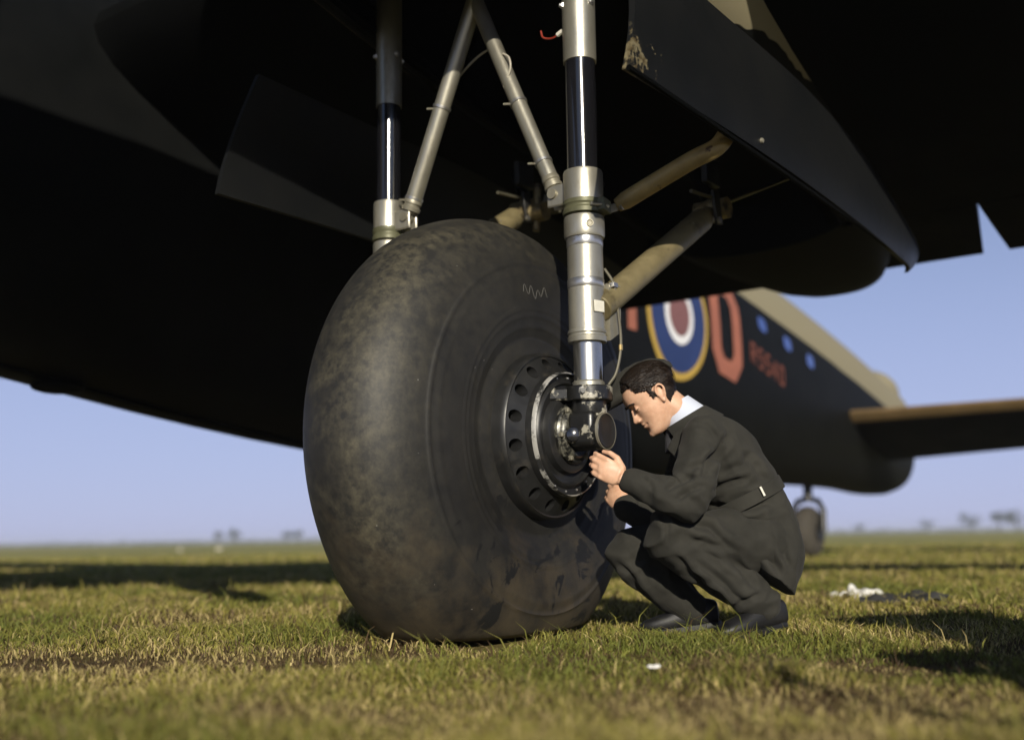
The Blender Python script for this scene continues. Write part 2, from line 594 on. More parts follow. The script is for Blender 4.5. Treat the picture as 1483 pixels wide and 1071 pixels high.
def remeshed(mb, voxel, smooth_it=4, fac=0.5):
    me = bpy.data.meshes.new('tmp')
    me.from_pydata(mb.v, [], mb.f)
    bm = bmesh.new(); bm.from_mesh(me); bmesh.ops.recalc_face_normals(bm, faces=bm.faces); bm.to_mesh(me); bm.free()
    o = bpy.data.objects.new('tmp', me)
    COL.objects.link(o)
    r = o.modifiers.new('r', 'REMESH'); r.mode = 'VOXEL'; r.voxel_size = voxel; r.adaptivity = 0
    if smooth_it:
        s = o.modifiers.new('s', 'SMOOTH'); s.iterations = smooth_it; s.factor = fac
    dg = bpy.context.evaluated_depsgraph_get()
    dg.update()
    out = bpy.data.meshes.new_from_object(o.evaluated_get(dg))
    bpy.data.objects.remove(o)
    return out


def verts_of(me):
    a = np.empty(len(me.vertices) * 3)
    me.vertices.foreach_get('co', a)
    return a.reshape(-1, 3)


def normals_of(me):
    a = np.empty(len(me.vertices) * 3)
    me.vertex_normals.foreach_get('vector', a)
    return a.reshape(-1, 3)


def set_verts(me, a):
    me.vertices.foreach_set('co', a.reshape(-1))
    me.update()

# ------------------------------------------------------------------ ground


def ground_z(x, y):
    z = 0.016 * noise.noise(Vector((x * 0.9, y * 0.9, 0))) + 0.010 * noise.noise(Vector((x * 3.1, y * 3.1, 4.0)))
    d = math.hypot(x, y)
    return z * max(0.0, 1 - d / 40)


def dirt_at(x, y):
    """bare, scuffed soil: an old wheel rut in front of the tyre and some worn patches"""
    v = 0.0
    yr = 3.40 + 0.10 * math.sin(x * 2.1) + 0.16 * noise.noise(Vector((x * 2.0, 1.5, 0)))
    if -3.6 < x < 0.05:
        v = max(v, math.exp(-((y - yr) / 0.20) ** 2) * min(1, (0.05 - x) * 3))
    for cx, cy, rx, ry, k in ((-1.25, 3.30, 0.55, 0.24, 1.0), (-0.55, 3.62, 0.35, 0.20, 0.9), (0.62, 2.35, 0.6, 0.24, 0.85), (0.95, 2.9, 0.4, 0.16, 0.8),
                              (-0.5, 2.25, 0.5, 0.16, 0.6), (1.6, 3.4, 0.3, 0.2, 0.7), (-1.5, 5.2, 0.25, 0.3, 0.7), (-0.75, 5.6, 0.3, 0.3, 0.5), (0.25, 3.2, 0.35, 0.12, 0.6)):
        v = max(v, k * math.exp(-(((x - cx) / rx) ** 2 + ((y - cy) / ry) ** 2)))
    n = noise.noise(Vector((x * 1.5, y * 1.5, 9))) + 0.6 * noise.noise(Vector((x * 6, y * 6, 2)))
    if n > 0.30:
        v = max(v, min(0.75, (n - 0.30) * 2.4))
    v *= 0.75 + 0.6 * noise.noise(Vector((x * 9, y * 9, 5)))
    return min(1.0, max(0.0, v))


def build_ground():
    NA = 360
    radii = [0.25]
    while radii[-1] < 5000:
        radii.append(radii[-1] * 1.018 + 0.004 if radii[-1] < 60 else radii[-1] * 1.25)
    v = [(0, 0, 0)]
    for r in radii:
        for j in range(NA):
            a = 2 * math.pi * j / NA
            x, y = r * math.cos(a), r * math.sin(a)
            v.append((x, y, ground_z(x, y) if r < 40 else 0.0))
    f = [(0, 1 + j, 1 + (j + 1) % NA) for j in range(NA)]
    for i in range(len(radii) - 1):
        for j in range(NA):
            k = (j + 1) % NA
            f.append((1 + i * NA + j, 1 + (i + 1) * NA + j, 1 + (i + 1) * NA + k, 1 + i * NA + k))
    me = bpy.data.meshes.new('ground')
    me.from_pydata(v, [], f)
    me.shade_smooth()
    at_ = me.attributes.new('dirt', 'FLOAT', 'POINT')
    at_.data.foreach_set('value', [dirt_at(p[0], p[1]) if math.hypot(p[0], p[1]) < 14 and p[1] > 0.5 else 0.0 for p in v])
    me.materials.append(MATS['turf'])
    o = bpy.data.objects.new('ground', me)
    COL.objects.link(o)
    tag(o, 'flat airfield turf of short dry grass running to the horizon', 'ground', kind='structure')


build_ground()

# ------------------------------------------------------------------ the bomber
# local axes of the aircraft: x runs aft, y to starboard, z up; origin on the ground under the port main wheel
WX, WY = -0.10, 4.10
bomber = empty('bomber_aircraft', (WX, WY, 0), R(54))
tag(bomber, 'black-bellied bomber standing tail-down on the grass, port wheel in front', 'aircraft')

# fuselage ----------------------------------------------------------
TC = 3.55
FT = [(-7.7, 3.30, 3.60, 0.15), (-7.3, 2.75, 4.10, 0.55), (-6.0, 2.32, 4.50, 0.80), (-4.0, 1.98, 4.68, 0.92), (-2.0, 1.63, 4.66, 0.95),
      (0.0, 1.36, 4.60, 0.95), (1.0, 1.215, 4.54, 0.95), (2.4, 1.06, 4.46, 0.95), (4.0, 0.97, 4.36, 0.95), (6.7, 0.95, 4.20, 0.93),
      (9.0, 1.00, 4.00, 0.90), (11.0, 1.05, 3.76, 0.85), (13.9, 1.06, 3.34, 0.72), (15.6, 1.00, 3.08, 0.60), (16.4, 1.06, 2.97, 0.52),
      (16.9, 1.22, 2.80, 0.42), (17.15, 1.5, 2.45, 0.25)]
f_zb = smooth_interp([q[0] for q in FT], [q[1] for q in FT])
f_zt = smooth_interp([q[0] for q in FT], [q[2] for q in FT])
f_hw = smooth_interp([q[0] for q in FT], [q[3] for q in FT])
FN = 2.45


def fus_ring(s, n=48):
    zb, zt, hw = f_zb(s), f_zt(s), f_hw(s)
    zc, hh = (zb + zt) / 2, (zt - zb) / 2
    out = []
    for j in range(n):
        a = 2 * math.pi * j / n
        c, d = math.cos(a), math.sin(a)
        out.append((s, TC + hw * math.copysign(abs(c) ** (2 / FN), c), zc + hh * math.copysign(abs(d) ** (2 / FN), d)))
    return out


def side_y(s, z, off=0.0):
    """port skin of the fuselage at station s and height z"""
    zb, zt, hw = f_zb(s), f_zt(s), f_hw(s)
    zc, hh = (zb + zt) / 2, (zt - zb) / 2
    q = min(0.999, abs((z - zc) / hh))
    return TC - (hw + off) * (1 - q ** FN) ** (1 / FN) - off * 0.2


ss = [-7.7, -7.6, -7.45, -7.3, -7.0, -6.5] + [x * 0.5 for x in range(-12, 34)] + [16.75, 16.9, 17.05, 17.15]
fuselage = MB().loft([fus_ring(s) for s in ss]).build('fuselage', 'fuselage_paint', bomber)


def decal(name, mat, polys, off):
    """flat paint laid on the port skin; polys: (outline, hole) lists of (s, z) with equal counts, or one outline"""
    mb = MB()
    for outer, inner in polys:
        n = len(outer)
        rows = []
        K = 3
        for k in range(K + 1):
            rows.append([(o[0] + (i[0] - o[0]) * k / K, o[1] + (i[1] - o[1]) * k / K) for o, i in zip(outer, inner)])
        v = [(s, side_y(s, z, off), z) for r in rows for s, z in r]
        f = [(k * n + j, k * n + (j + 1) % n, (k + 1) * n + (j + 1) % n, (k + 1) * n + j) for k in range(K) for j in range(n)]
        mb.add(v, f)
    return mb.build(name, mat, fuselage, True)


def circ(cs, cz, r, n=64):
    return [(cs + r * math.cos(2 * math.pi * j / n), cz + r * math.sin(2 * math.pi * j / n)) for j in range(n)]


RS, RZ = 6.77, 2.66
decal('roundel_ring', 'roundel_yellow', [(circ(RS, RZ, 0.70), circ(RS, RZ, 0.60))], 0.004)['label'] = 'yellow outer ring of the roundel'
decal('roundel_ring', 'roundel_blue', [(circ(RS, RZ, 0.622), circ(RS, RZ, 0.29))], 0.008)['label'] = 'dark blue ring of the roundel'
decal('roundel_ring', 'roundel_white', [(circ(RS, RZ, 0.325), circ(RS, RZ, 0.21))], 0.012)['label'] = 'white ring of the roundel'
decal('roundel_centre', 'roundel_red', [(circ(RS, RZ, 0.235), circ(RS, RZ, 0.01))], 0.016)['label'] = 'dull red centre of the roundel'

TILT = math.tan(R(-8.5))


def letter_pts(pts, cs, cz, w, h):
    return [(cs + x * w, cz + y * h + x * w * TILT) for x, y in pts]


def dense(pts, m=5):
    out = []
    for i in range(len(pts)):
        a, b_ = pts[i], pts[(i + 1) % len(pts)]
        for k in range(m):
            out.append((a[0] + (b_[0] - a[0]) * k / m, a[1] + (b_[1] - a[1]) * k / m))
    return out


o_out = [(-0.5, -0.30), (-0.28, -0.5), (0.28, -0.5), (0.5, -0.30), (0.5, 0.30), (0.28, 0.5), (-0.28, 0.5), (-0.5, 0.30)]
o_in = [(-0.215, -0.24), (-0.12, -0.325), (0.12, -0.325), (0.215, -0.24), (0.215, 0.24), (0.12, 0.325), (-0.12, 0.325), (-0.215, 0.24)]
decal('code_letter', 'letter_red', [(letter_pts(dense(o_out), 7.97, 2.70, 0.80, 1.16), letter_pts(dense(o_in), 7.97, 2.70, 0.80, 1.16))], 0.006)['label'] = 'dull red letter O'


def bar(x0, y0, x1, y1, w):
    dx, dy = x1 - x0, y1 - y0
    L = math.hypot(dx, dy)
    nx, ny = -dy / L * w / 2, dx / L * w / 2
    q = [(x0 + nx, y0 + ny), (x0 - nx, y0 - ny), (x1 - nx, y1 - ny), (x1 + nx, y1 + ny)]
    c = [((x0 + x1) / 2 + 0.001 * (i % 2), (y0 + y1) / 2) for i in range(4)]
    return q, c


def strokes(name, mat, segs, cs, cz, w, h, off, sw):
    mb = MB()
    for a in segs:
        x0, y0, x1, y1 = a
        for k in range(4):
            xa, ya = x0 + (x1 - x0) * k / 4, y0 + (y1 - y0) * k / 4
            xb, yb = x0 + (x1 - x0) * (k + 1) / 4, y0 + (y1 - y0) * (k + 1) / 4
            dx, dy = (xb - xa) * w, (yb - ya) * h
            L = math.hypot(dx, dy)
            nx, ny = -dy / L * sw / 2, dx / L * sw / 2
            q = []
            for (px, py, sg) in ((xa, ya, 1), (xa, ya, -1), (xb, yb, -1), (xb, yb, 1)):
                s = cs + px * w + nx * sg
                z = cz + py * h + ny * sg + px * w * TILT
                q.append((s, side_y(s, z, off), z))
            mb.add(q, [(0, 1, 2, 3)])
    return mb.build(name, mat, fuselage, False)


strokes('code_letter', 'letter_red', [(-0.4, -0.5, -0.4, 0.5), (0.4, -0.5, 0.4, 0.5), (-0.4, 0.46, 0, -0.02), (0.4, 0.46, 0, -0.02)],
        5.42, 2.98, 0.86, 1.16, 0.006, 0.17)['label'] = 'dull red letter M, only its foot showing'
DIG = {'R': [(-.4, -.5, -.4, .5), (-.4, .45, .4, .45), (.4, .45, .4, 0), (.4, 0, -.4, 0), (0, 0, .4, -.5)],
       '5': [(.4, .45, -.4, .45), (-.4, .45, -.4, .05), (-.4, .05, .4, .05), (.4, .05, .4, -.45), (.4, -.45, -.4, -.45)],
       '4': [(.2, -.5, .2, .5), (.2, .5, -.45, -.15), (-.45, -.15, .45, -.15)],
       '0': [(-.4, -.45, -.4, .45), (-.4, .45, .4, .45), (.4, .45, .4, -.45), (.4, -.45, -.4, -.45)]}
for k, ch in enumerate('R5540'):
    s = 8.72 + 0.225 * k
    strokes('serial_character', 'serial_red', DIG[ch], s, 2.50 + (s - 8.72) * -0.19, 0.15, 0.24, 0.006, 0.042)

for s, z in ((9.06, 2.90), (9.88, 2.775), (10.70, 2.65)):
    ow = [(-.5, -.3), (-.3, -.5), (.3, -.5), (.5, -.3), (.5, .3), (.3, .5), (-.3, .5), (-.5, .3)]
    ww = letter_pts(dense(ow, 2), s, z, 0.25, 0.17)
    mb = MB()
    c = [(s + 0.001 * i, z) for i in range(len(ww))]
    n = len(ww)
    v = [(a, side_y(a, b_, 0.012), b_) for a, b_ in ww] + [(s, side_y(s, z, 0.012), z)]
    mb.add(v, [(j, (j + 1) % n, n) for j in range(n)])
    wo = mb.build('window', 'window_glass', fuselage, True)
    fr = letter_pts(dense(ow, 2), s, z, 0.35, 0.26)
    v = [(a, side_y(a, b_, 0.008), b_) for a, b_ in fr] + [(a, side_y(a, b_, 0.014), b_) for a, b_ in ww]

# rear door seam strip and belly bomb-bay lip
MB().tube([(s, TC - 0.16, f_zb(s) + 0.0) for s in np.linspace(-3.5, 4.6, 30)], 0.016, 8).build('bomb_door_seam', 'black_paint', fuselage)
MB().ball((0.30, TC - 0.1, 1.30), (0.16, 0.16, 0.045)).build('belly_fairing', 'black_paint', fuselage)

# wing --------------------------------------------------------------


def wing_geom(t):
    """leading edge s, chord, chord-line z at the leading edge, thickness ratio; t = starboard coordinate"""
    d = abs(t - TC)                       # distance from the centre line
    if d < 5.3:
        le, ch, z = -0.10, 4.30, 3.18
    else:
        k = (d - 5.3) / 11.0
        le, ch, z = -0.10 + 0.75 * k, 4.30 - 2.3 * k, 3.18 + (d - 5.3) * 0.115
    return le, ch, z


WSL = math.tan(R(-13.2))


def wing_pt(t, x, up):
    le, ch, z0 = wing_geom(t)
    th = 0.175 * 5 * (0.2969 * math.sqrt(x) - 0.126 * x - 0.3516 * x * x + 0.2843 * x ** 3 - 0.1036 * x ** 4)
    cam_ = 0.02 * math.sin(math.pi * min(1, x)) * ch
    zz = z0 + ch * x * WSL + (th if up else -th * 0.92) * ch + cam_ * (1 if up else 0.4)
    return (le + ch * x, t, zz)


def wing_ring(t, x0, x1, n=16, dt=lambda x: 0.0):
    xs = [x0 + (x1 - x0) * (0.5 - 0.5 * math.cos(math.pi * i / n)) if x0 == 0 else x0 + (x1 - x0) * i / n for i in range(n + 1)]
    up = [wing_pt(t, x, True) for x in xs]
    lo = [wing_pt(t, x, False) for x in reversed(xs)]
    r = up + lo
    return [(p[0], p[1] + dt((p[0] - wing_geom(t)[0]) / wing_geom(t)[1]), p[2]) for p in r]


ts = [-12.6, -12.3, -11, -9, -7, -5, -3, -1.75, 0, 1.5, TC, 5.5, 7, 8.85, 11, 14, 17, 19.4, 19.7]
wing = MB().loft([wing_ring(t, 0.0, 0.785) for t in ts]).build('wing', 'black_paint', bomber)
wing['label'] = 'broad wing, black underneath'
# trailing flaps in their own pieces; between the two port flaps a narrow wedge of sky shows
gap0 = lambda x: 0.0
MB().loft([wing_ring(t, 0.788, 1.0, 5, (lambda x: (x - 0.785) / 0.215 * 0.17) if t == -1.12 else gap0) for t in (-1.12, -0.5, 0.4, 1.5, 2.9)]).build('flap', 'black_paint', bomber)
MB().loft([wing_ring(t, 0.788, 1.0, 5, (lambda x: (x - 0.785) / 0.215 * 0.02) if t == -1.13 else gap0) for t in (-1.13, -1.75, -3, -5)]).build('flap', 'black_paint', bomber)
MB().loft([wing_ring(t, 0.788, 1.0, 5) for t in (-5.03, -7, -9, -11, -12.3)]).build('aileron', 'black_paint', bomber)
MB().loft([wing_ring(t, 0.788, 1.0, 5) for t in (4.2, 5.5, 7, 8.85, 11, 14, 17, 19.4)]).build('flap', 'black_paint', bomber)

# nacelles ----------------------------------------------------------


def nac_prof():
    # s, bottom z, top z, half width
    return [(-3.55, 3.05, 3.80, 0.36), (-3.4, 2.88, 3.95, 0.48), (-2.9, 2.72, 4.02, 0.54), (-2.0, 2.66, 3.96, 0.60), (-1.2, 2.60, 3.86, 0.72),
            (-0.5, 2.50, 3.75, 0.84), (0.3, 2.36, 3.62, 0.88), (1.2, 2.24, 3.45, 0.87), (2.0, 2.14, 3.2, 0.83), (2.8, 2.02, 2.9, 0.74),
            (3.5, 1.98, 2.62, 0.56), (4.05, 2.00, 2.42, 0.36), (4.35, 2.08, 2.28, 0.16)]


NP = nac_prof()
n_zb = smooth_interp([q[0] for q in NP], [q[1] for q in NP])
n_zt = smooth_interp([q[0] for q in NP], [q[2] for q in NP])
n_hw = smooth_interp([q[0] for q in NP], [q[3] for q in NP])


def nac_ring(s, a0=0.0, a1=2 * math.pi, n=40, ex=2.6, closed=True, k=1.0):
    zb, zt, hw = n_zb(s), n_zt(s), n_hw(s) * k
    zc, hh = (zb + zt) / 2, (zt - zb) / 2 * k
    out = []
    m = n if closed else n - 1
    for j in range(n):
        a = a0 + (a1 - a0) * j / m
        c, d = math.cos(a), math.sin(a)
        out.append((s, hw * math.copysign(abs(c) ** (2 / ex), c), zc + hh * math.copysign(abs(d) ** (2 / ex), d)))
    return out


def build_nacelle(t0, bay):
    front = [-3.55, -3.48, -3.4, -3.2, -2.9, -2.4, -2.0, -1.6, -1.2, -0.85, -0.5]
    back = [2.7, 3.0, 3.3, 3.6, 3.85, 4.05, 4.2, 4.35]
    mb = MB()
    if bay:
        mb.loft([nac_ring(s) for s in front])
        mb.loft([nac_ring(s) for s in back])
        a = R(38)
        mid = [-0.5, 0.0, 0.4, 0.8, 1.2, 1.6, 2.0, 2.4, 2.7]
        o_ = [nac_ring(s, -math.pi / 2 + a, math.pi * 1.5 - a, 40, closed=False) for s in mid]
        i_ = [list(reversed(nac_ring(s, -math.pi / 2 + a, math.pi * 1.5 - a, 40, closed=False, k=0.972))) for s in mid]
        mb.loft([x + y for x, y in zip(o_, i_)], False, False)
    else:
        mb.loft([nac_ring(s) for s in front + [0.0, 0.4, 0.8, 1.2, 1.6, 2.0, 2.4] + back])
    o = mb.build('engine_nacelle', 'nacelle_paint', bomber)
    o.location = (0, t0, 0)
    return o


nac = build_nacelle(0.0, True)
nac['label'] = 'nacelle over the main wheel, black below and camouflaged above'


def door(sgn, name='nacelle_door'):
    """undercarriage door hanging open along one side of the wheel bay"""
    top = smooth_interp([-0.45, 0.3, 1.2, 1.9, 2.75], [2.31, 2.30, 2.28, 2.20, 2.00])
    bot = smooth_interp([-0.45, 0.3, 1.2, 1.9, 2.75], [1.765, 1.775, 1.765, 1.74, 1.69])
    outer, inner = [], []
    for i in range(29):
        k = i / 28
        ro, ri = [], []
        for j in range(9):
            q = j / 8
            s0 = -0.40 + 3.05 * k
            s = s0 - 0.14 * (1 - k) * q + (0.08 - 0.34 * q * q) * max(0, (k - 0.9) / 0.1)
            z = top(s0) + (bot(s0) - top(s0)) * q
            y = 0.90 + 0.085 * math.sin(q * 1.9) - 0.01 * q + 0.02 * math.sin(k * 3.1)
            if k > 0.86:
                y -= 0.02 * ((k - 0.86) / 0.14) ** 2
            ro.append((s, sgn * y, z))
            ri.append((s, sgn * (y - 0.022), z))
        outer.append(ro)
        inner.append(ri)
    rings = [o + list(reversed(i)) for o, i in zip(outer, inner)]
    d = MB().loft(rings).build(name, 'door_paint', nac, angle=50)
    return d


dp = door(-1)
dp['label'] = 'open outboard door with paint chipped off its front corner'
door(1)
# stiffener and edge strip of the outboard door
MB().tube([(-0.54 + 2.75 * k, -0.972, 1.766 - 0.03 * k ** 3) for k in np.linspace(0, 1, 12)], 0.010, 8).build('door_edge_strip', 'black_paint', nac)
MB().lathe((0.42, -0.985, 1.815), (0, -1, 0), [(0, 0.012), (0.012, 0.010), (0.016, 0.004)], 12).build('door_latch', 'silver_dark', nac)



def propeller(s, t, z, rot):
    hub = MB().lathe((0, 0, 0), (-1, 0, -0.0), [(0, 0.30), (0.15, 0.29), (0.35, 0.24), (0.52, 0.14), (0.60, 0.03)], 28).build('propeller', 'black_paint', bomber)
    hub.location = (s, t, z)
    for k in range(3):
        a = rot + k * 2 * math.pi / 3
        rings = []
        for r, w, th, tw in ((0.2, 0.10, 0.09, 60), (0.5, 0.20, 0.06, 48), (0.9, 0.27, 0.04, 36), (1.4, 0.27, 0.028, 26), (1.8, 0.20, 0.018, 20), (1.95, 0.08, 0.01, 18)):
            ring = []
            for j in range(12):
                b_ = 2 * math.pi * j / 12
                u, q = w / 2 * math.cos(b_), th / 2 * math.sin(b_)
                ca, sa = math.cos(R(tw)), math.sin(R(tw))
                x, y = -0.15 + u * sa + q * ca, u * ca - q * sa
                ring.append((x, y * math.cos(a) - r * math.sin(a), y * math.sin(a) + r * math.cos(a)))
            rings.append(ring)
        MB().loft(rings).build('blade', 'black_paint', hub)


propeller(-3.55, 0.0, 3.42, R(0))

# tail --------------------------------------------------------------


def tail_ring(t, k):
    le, ch, z = 12.35 + 0.35 * k, 2.45 - 0.7 * k, 2.10
    xs = [0.5 - 0.5 * math.cos(math.pi * i / 12) for i in range(13)]
    th = lambda x: 0.11 * 5 * (0.2969 * math.sqrt(x) - 0.126 * x - 0.3516 * x * x + 0.2843 * x ** 3 - 0.1036 * x ** 4)
    zz = lambda x: z - ch * x * 0.245
    up = [(le + ch * x, t, zz(x) + th(x) * ch) for x in xs]
    lo = [(le + ch * x, t, zz(x) - th(x) * ch) for x in reversed(xs)]
    return up + lo


def tail_edge(t, k):
    r = tail_ring(t, k)
    le, ch, z = 12.35 + 0.35 * k, 2.45 - 0.7 * k, 2.10
    a = [(p[0] - 0.012, p[1], p[2]) for p in r if p[0] < le + 0.115 * ch]
    return [(p[0], p[1], z - (p[0] - le) * 0.245 + (p[2] - z + (p[0] - le) * 0.245) * 1.06) for p in a]


tp = MB().loft([tail_ring(-1.6, 1), tail_ring(0.5, 0.6), tail_ring(TC, 0), tail_ring(6.6, 0.6), tail_ring(8.7, 1)]).build('tailplane', 'black_paint', bomber)
MB().loft([tail_edge(-1.55, 1), tail_edge(0.5, 0.6), tail_edge(TC - 0.5, 0.1)]).build('leading_edge_strip', 'deicer', tp)
for t in (-1.7, 8.8):
    rr = []
    for z, a, b_ in ((0.75, 13.6, 14.3), (1.0, 13.1, 14.7), (1.8, 12.8, 14.9), (2.8, 12.9, 14.8), (3.5, 13.2, 14.5), (3.75, 13.6, 14.2)):
        rr.append([((a + b_) / 2 + (b_ - a) / 2 * math.cos(q), t + 0.09 * math.sin(q), z) for q in np.linspace(0, 2 * math.pi, 20, endpoint=False)])
    MB().loft(rr).build('fin', 'black_paint', bomber)

# rear turret hump and tail wheel
MB().ball((16.05, TC, 2.80), (0.75, 0.42, 0.42)).build('turret_fairing', 'fuselage_paint', fuselage)
tw = MB().lathe((12.55, TC - 0.16, 0.385), (0, 1, 0), [(0, 0.16), (0.0, 0.24), (0.03, 0.33), (0.09, 0.375), (0.16, 0.385), (0.23, 0.375), (0.29, 0.33), (0.32, 0.24), (0.32, 0.16)], 40).build('tail_wheel', 'tail_tyre', bomber)
MB().lathe((12.55, TC - 0.19, 0.385), (0, 1, 0), [(0, 0.05), (0.0, 0.13), (0.38, 0.13), (0.38, 0.05)], 24).build('hub', 'rim_black', tw)
MB().tube([(12.55, TC - 0.24, 0.385), (12.57, TC - 0.24, 0.7), (12.60, TC - 0.16, 0.84), (12.6, TC, 0.88)], 0.045, 10).tube([(12.55, TC + 0.24, 0.385), (12.57, TC + 0.24, 0.7), (12.60, TC + 0.16, 0.84), (12.6, TC, 0.88)], 0.045, 10).tube([(12.6, TC, 0.84), (12.65, TC, 1.3)], 0.07, 14).build('fork', 'rim_black', tw)

# main wheel --------------------------------------------------------
WZ = 0.728
TR, TRR, THW = 0.848, 0.325, 0.268


def tyre_profile():
    out = []
    for i in range(61):
        b_ = -2.05 + 4.10 * i / 60
        c, d = math.cos(b_), math.sin(b_)
        n = 2.15
        r = TR - TRR + TRR * math.copysign(abs(c) ** (2 / n), c)
        y = THW * math.copysign(abs(d) ** (2 / n), d)
        out.append([y, r])
    out = [[-0.252, 0.296], [-0.250, 0.318], [-0.246, 0.336]] + out + [[0.246, 0.336], [0.250, 0.318], [0.252, 0.296]]
    # moulded rings and steps on the sidewalls
    fine = []
    for (y0, r0), (y1, r1) in zip(out[:-1], out[1:]):
        for k in range(3):
            fine.append([y0 + (y1 - y0) * k / 3, r0 + (r1 - r0) * k / 3])
    fine.append(out[-1])
    for q in fine:
        for rc, h, w in ((0.640, -0.005, 0.006), (0.600, 0.002, 0.012), (0.470, -0.003, 0.005), (0.445, -0.003, 0.005), (0.405, 0.002, 0.008)):
            q[0] += math.copysign(h * math.exp(-((q[1] - rc) / w) ** 2), q[0])
    return fine


def build_tyre():
    prof = tyre_profile()
    NS = 144
    rings = []
    for j in range(NS):
        a = 2 * math.pi * j / NS
        ring = []
        for y, r in prof:
            x, z = r * math.cos(a), WZ + r * math.sin(a)
            lowk = math.exp(-max(0, z) ** 2 / 0.05)
            y2 = y * (1 + 0.10 * lowk)
            if z < 0.03:
                z = 0.03 + (z - 0.03) * 0.22
            ring.append((x * (1 + 0.02 * lowk), y2, z))
        rings.append(ring)
    n = len(prof)
    v = [p for r in rings for p in r]
    f = []
    for i in range(NS):
        k = (i + 1) % NS
        for j in range(n - 1):
            f.append((i * n + j, i * n + j + 1, k * n + j + 1, k * n + j))
    mb = MB().add(v, f)
    o = mb.build('main_wheel', 'rubber', bomber, angle=60)
    o['label'] = 'huge smooth balloon tyre, dusty with oil stains on its sidewall'
    return o


wheel = build_tyre()
OUT = (0, -1, 0)                         # outboard
ORG = (0, 0, WZ)


def lat(name, prof, mat, n=64, parent=None, cap=True, angle=35):
    return MB().lathe(ORG, OUT, prof, n, cap).build(name, mat, parent or wheel, angle=angle)


def build_flange():
    """rim flange with a ring of round lightening holes"""
    NH, r0, r1, rh, hr = 16, 0.216, 0.292, 0.258, 0.0225
    lift = lambda r: 0.298 + 0.045 * min(1, max(0, (r1 - r) / (r1 - r0)))
    mb = MB()
    K = 24
    for k in range(NH):
        th0 = 2 * math.pi * (k + 0.5) / NH
        dth = math.pi / NH
        rows = [[], [], []]
        for i in range(K):
            a = 2 * math.pi * i / K
            c, d = math.cos(a), math.sin(a)
            m = max(abs(c), abs(d))
            # outer boundary of the sector cell, in (r, theta)
            rr = (r0 + r1) / 2 + (r1 - r0) / 2 * c / m
            tt = th0 + dth * d / m
            rows[0].append((rr, tt, 0))
            hr_r, hr_t = rh + hr * c, th0 + hr * d / rh
            rows[1].append((hr_r, hr_t, 0))
            rows[2].append((hr_r, hr_t, -0.05))
        v = []
        for row in rows:
            for rr, tt, dz in row:
                v.append((rr * math.cos(tt), -(lift(rr) + dz), WZ + rr * math.sin(tt)))
        f = []
        for q in range(2):
            for i in range(K):
                j = (i + 1) % K
                f.append((q * K + i, q * K + j, (q + 1) * K + j, (q + 1) * K + i))
        mb.add(v, f)
    bm_o = mb.build('rim_flange', 'rim_black', wheel, angle=40)
    return bm_o


flange = build_flange()
lat('rim_back', [(0.18, 0.285), (0.215, 0.29), (0.216, 0.10)], 'bay_paint')
lat('rim_lip', [(0.18, 0.306), (0.285, 0.305), (0.300, 0.302), (0.306, 0.297), (0.304, 0.291), (0.265, 0.288)], 'rim_black', 96, cap=False)
lat('brake_drum_ring', [(0.320, 0.224), (0.368, 0.226), (0.377, 0.224), (0.380, 0.220), (0.376, 0.217), (0.365, 0.216)], 'rim_black', 96, cap=False)
lat('ring_edge', [(0.366, 0.2265), (0.376, 0.2255), (0.3815, 0.2225), (0.3818, 0.2195), (0.379, 0.2185)], 'worn_edge', 96, cap=False)
lat('hub_plate', [(0.32, 0.222), (0.366, 0.217), (0.360, 0.196), (0.370, 0.191), (0.374, 0.184), (0.364, 0.176), (0.358, 0.146), (0.380, 0.140), (0.385, 0.130), (0.378, 0.05)], 'rim_black', 96)
for k in range(18):
    a = 2 * math.pi * (k + 0.3) / 18
    MB().lathe((0.206 * math.cos(a), -0.360, WZ + 0.206 * math.sin(a)), OUT, [(0, 0.0045), (0.006, 0.0042), (0.008, 0.002)], 8).build('rivet', 'bright_band', wheel)
lat('brake_adjuster_ring', [(0.37, 0.108), (0.395, 0.110), (0.403, 0.104), (0.398, 0.094), (0.408, 0.090), (0.414, 0.082), (0.408, 0.05)], 'grease', 48)
for k in range(6):
    a = 2 * math.pi * (k + 0.1) / 6
    MB().lathe((0.099 * math.cos(a), -0.395, WZ + 0.099 * math.sin(a)), OUT, [(0, 0.010), (0.016, 0.010), (0.020, 0.006)], 6).build('nut', 'silver_dark', wheel)
# illegible chalk scrawl high on the sidewall
mat_simple('chalk_faint', (0.075, 0.073, 0.068), 0.9)
ch = []
for i in range(40):
    u = i / 39
    a = R(103 - 17 * u)
    rr = 0.535 + 0.022 * math.sin(u * 24) * (1 - 0.4 * u) + 0.010 * math.sin(u * 9)
    ch.append((rr * math.cos(a), -0.2685, WZ + rr * math.sin(a)))
MB().tube(ch, 0.0013, 5).build('chalk_mark', 'chalk_faint', wheel)

# undercarriage legs -------------------------------------------------


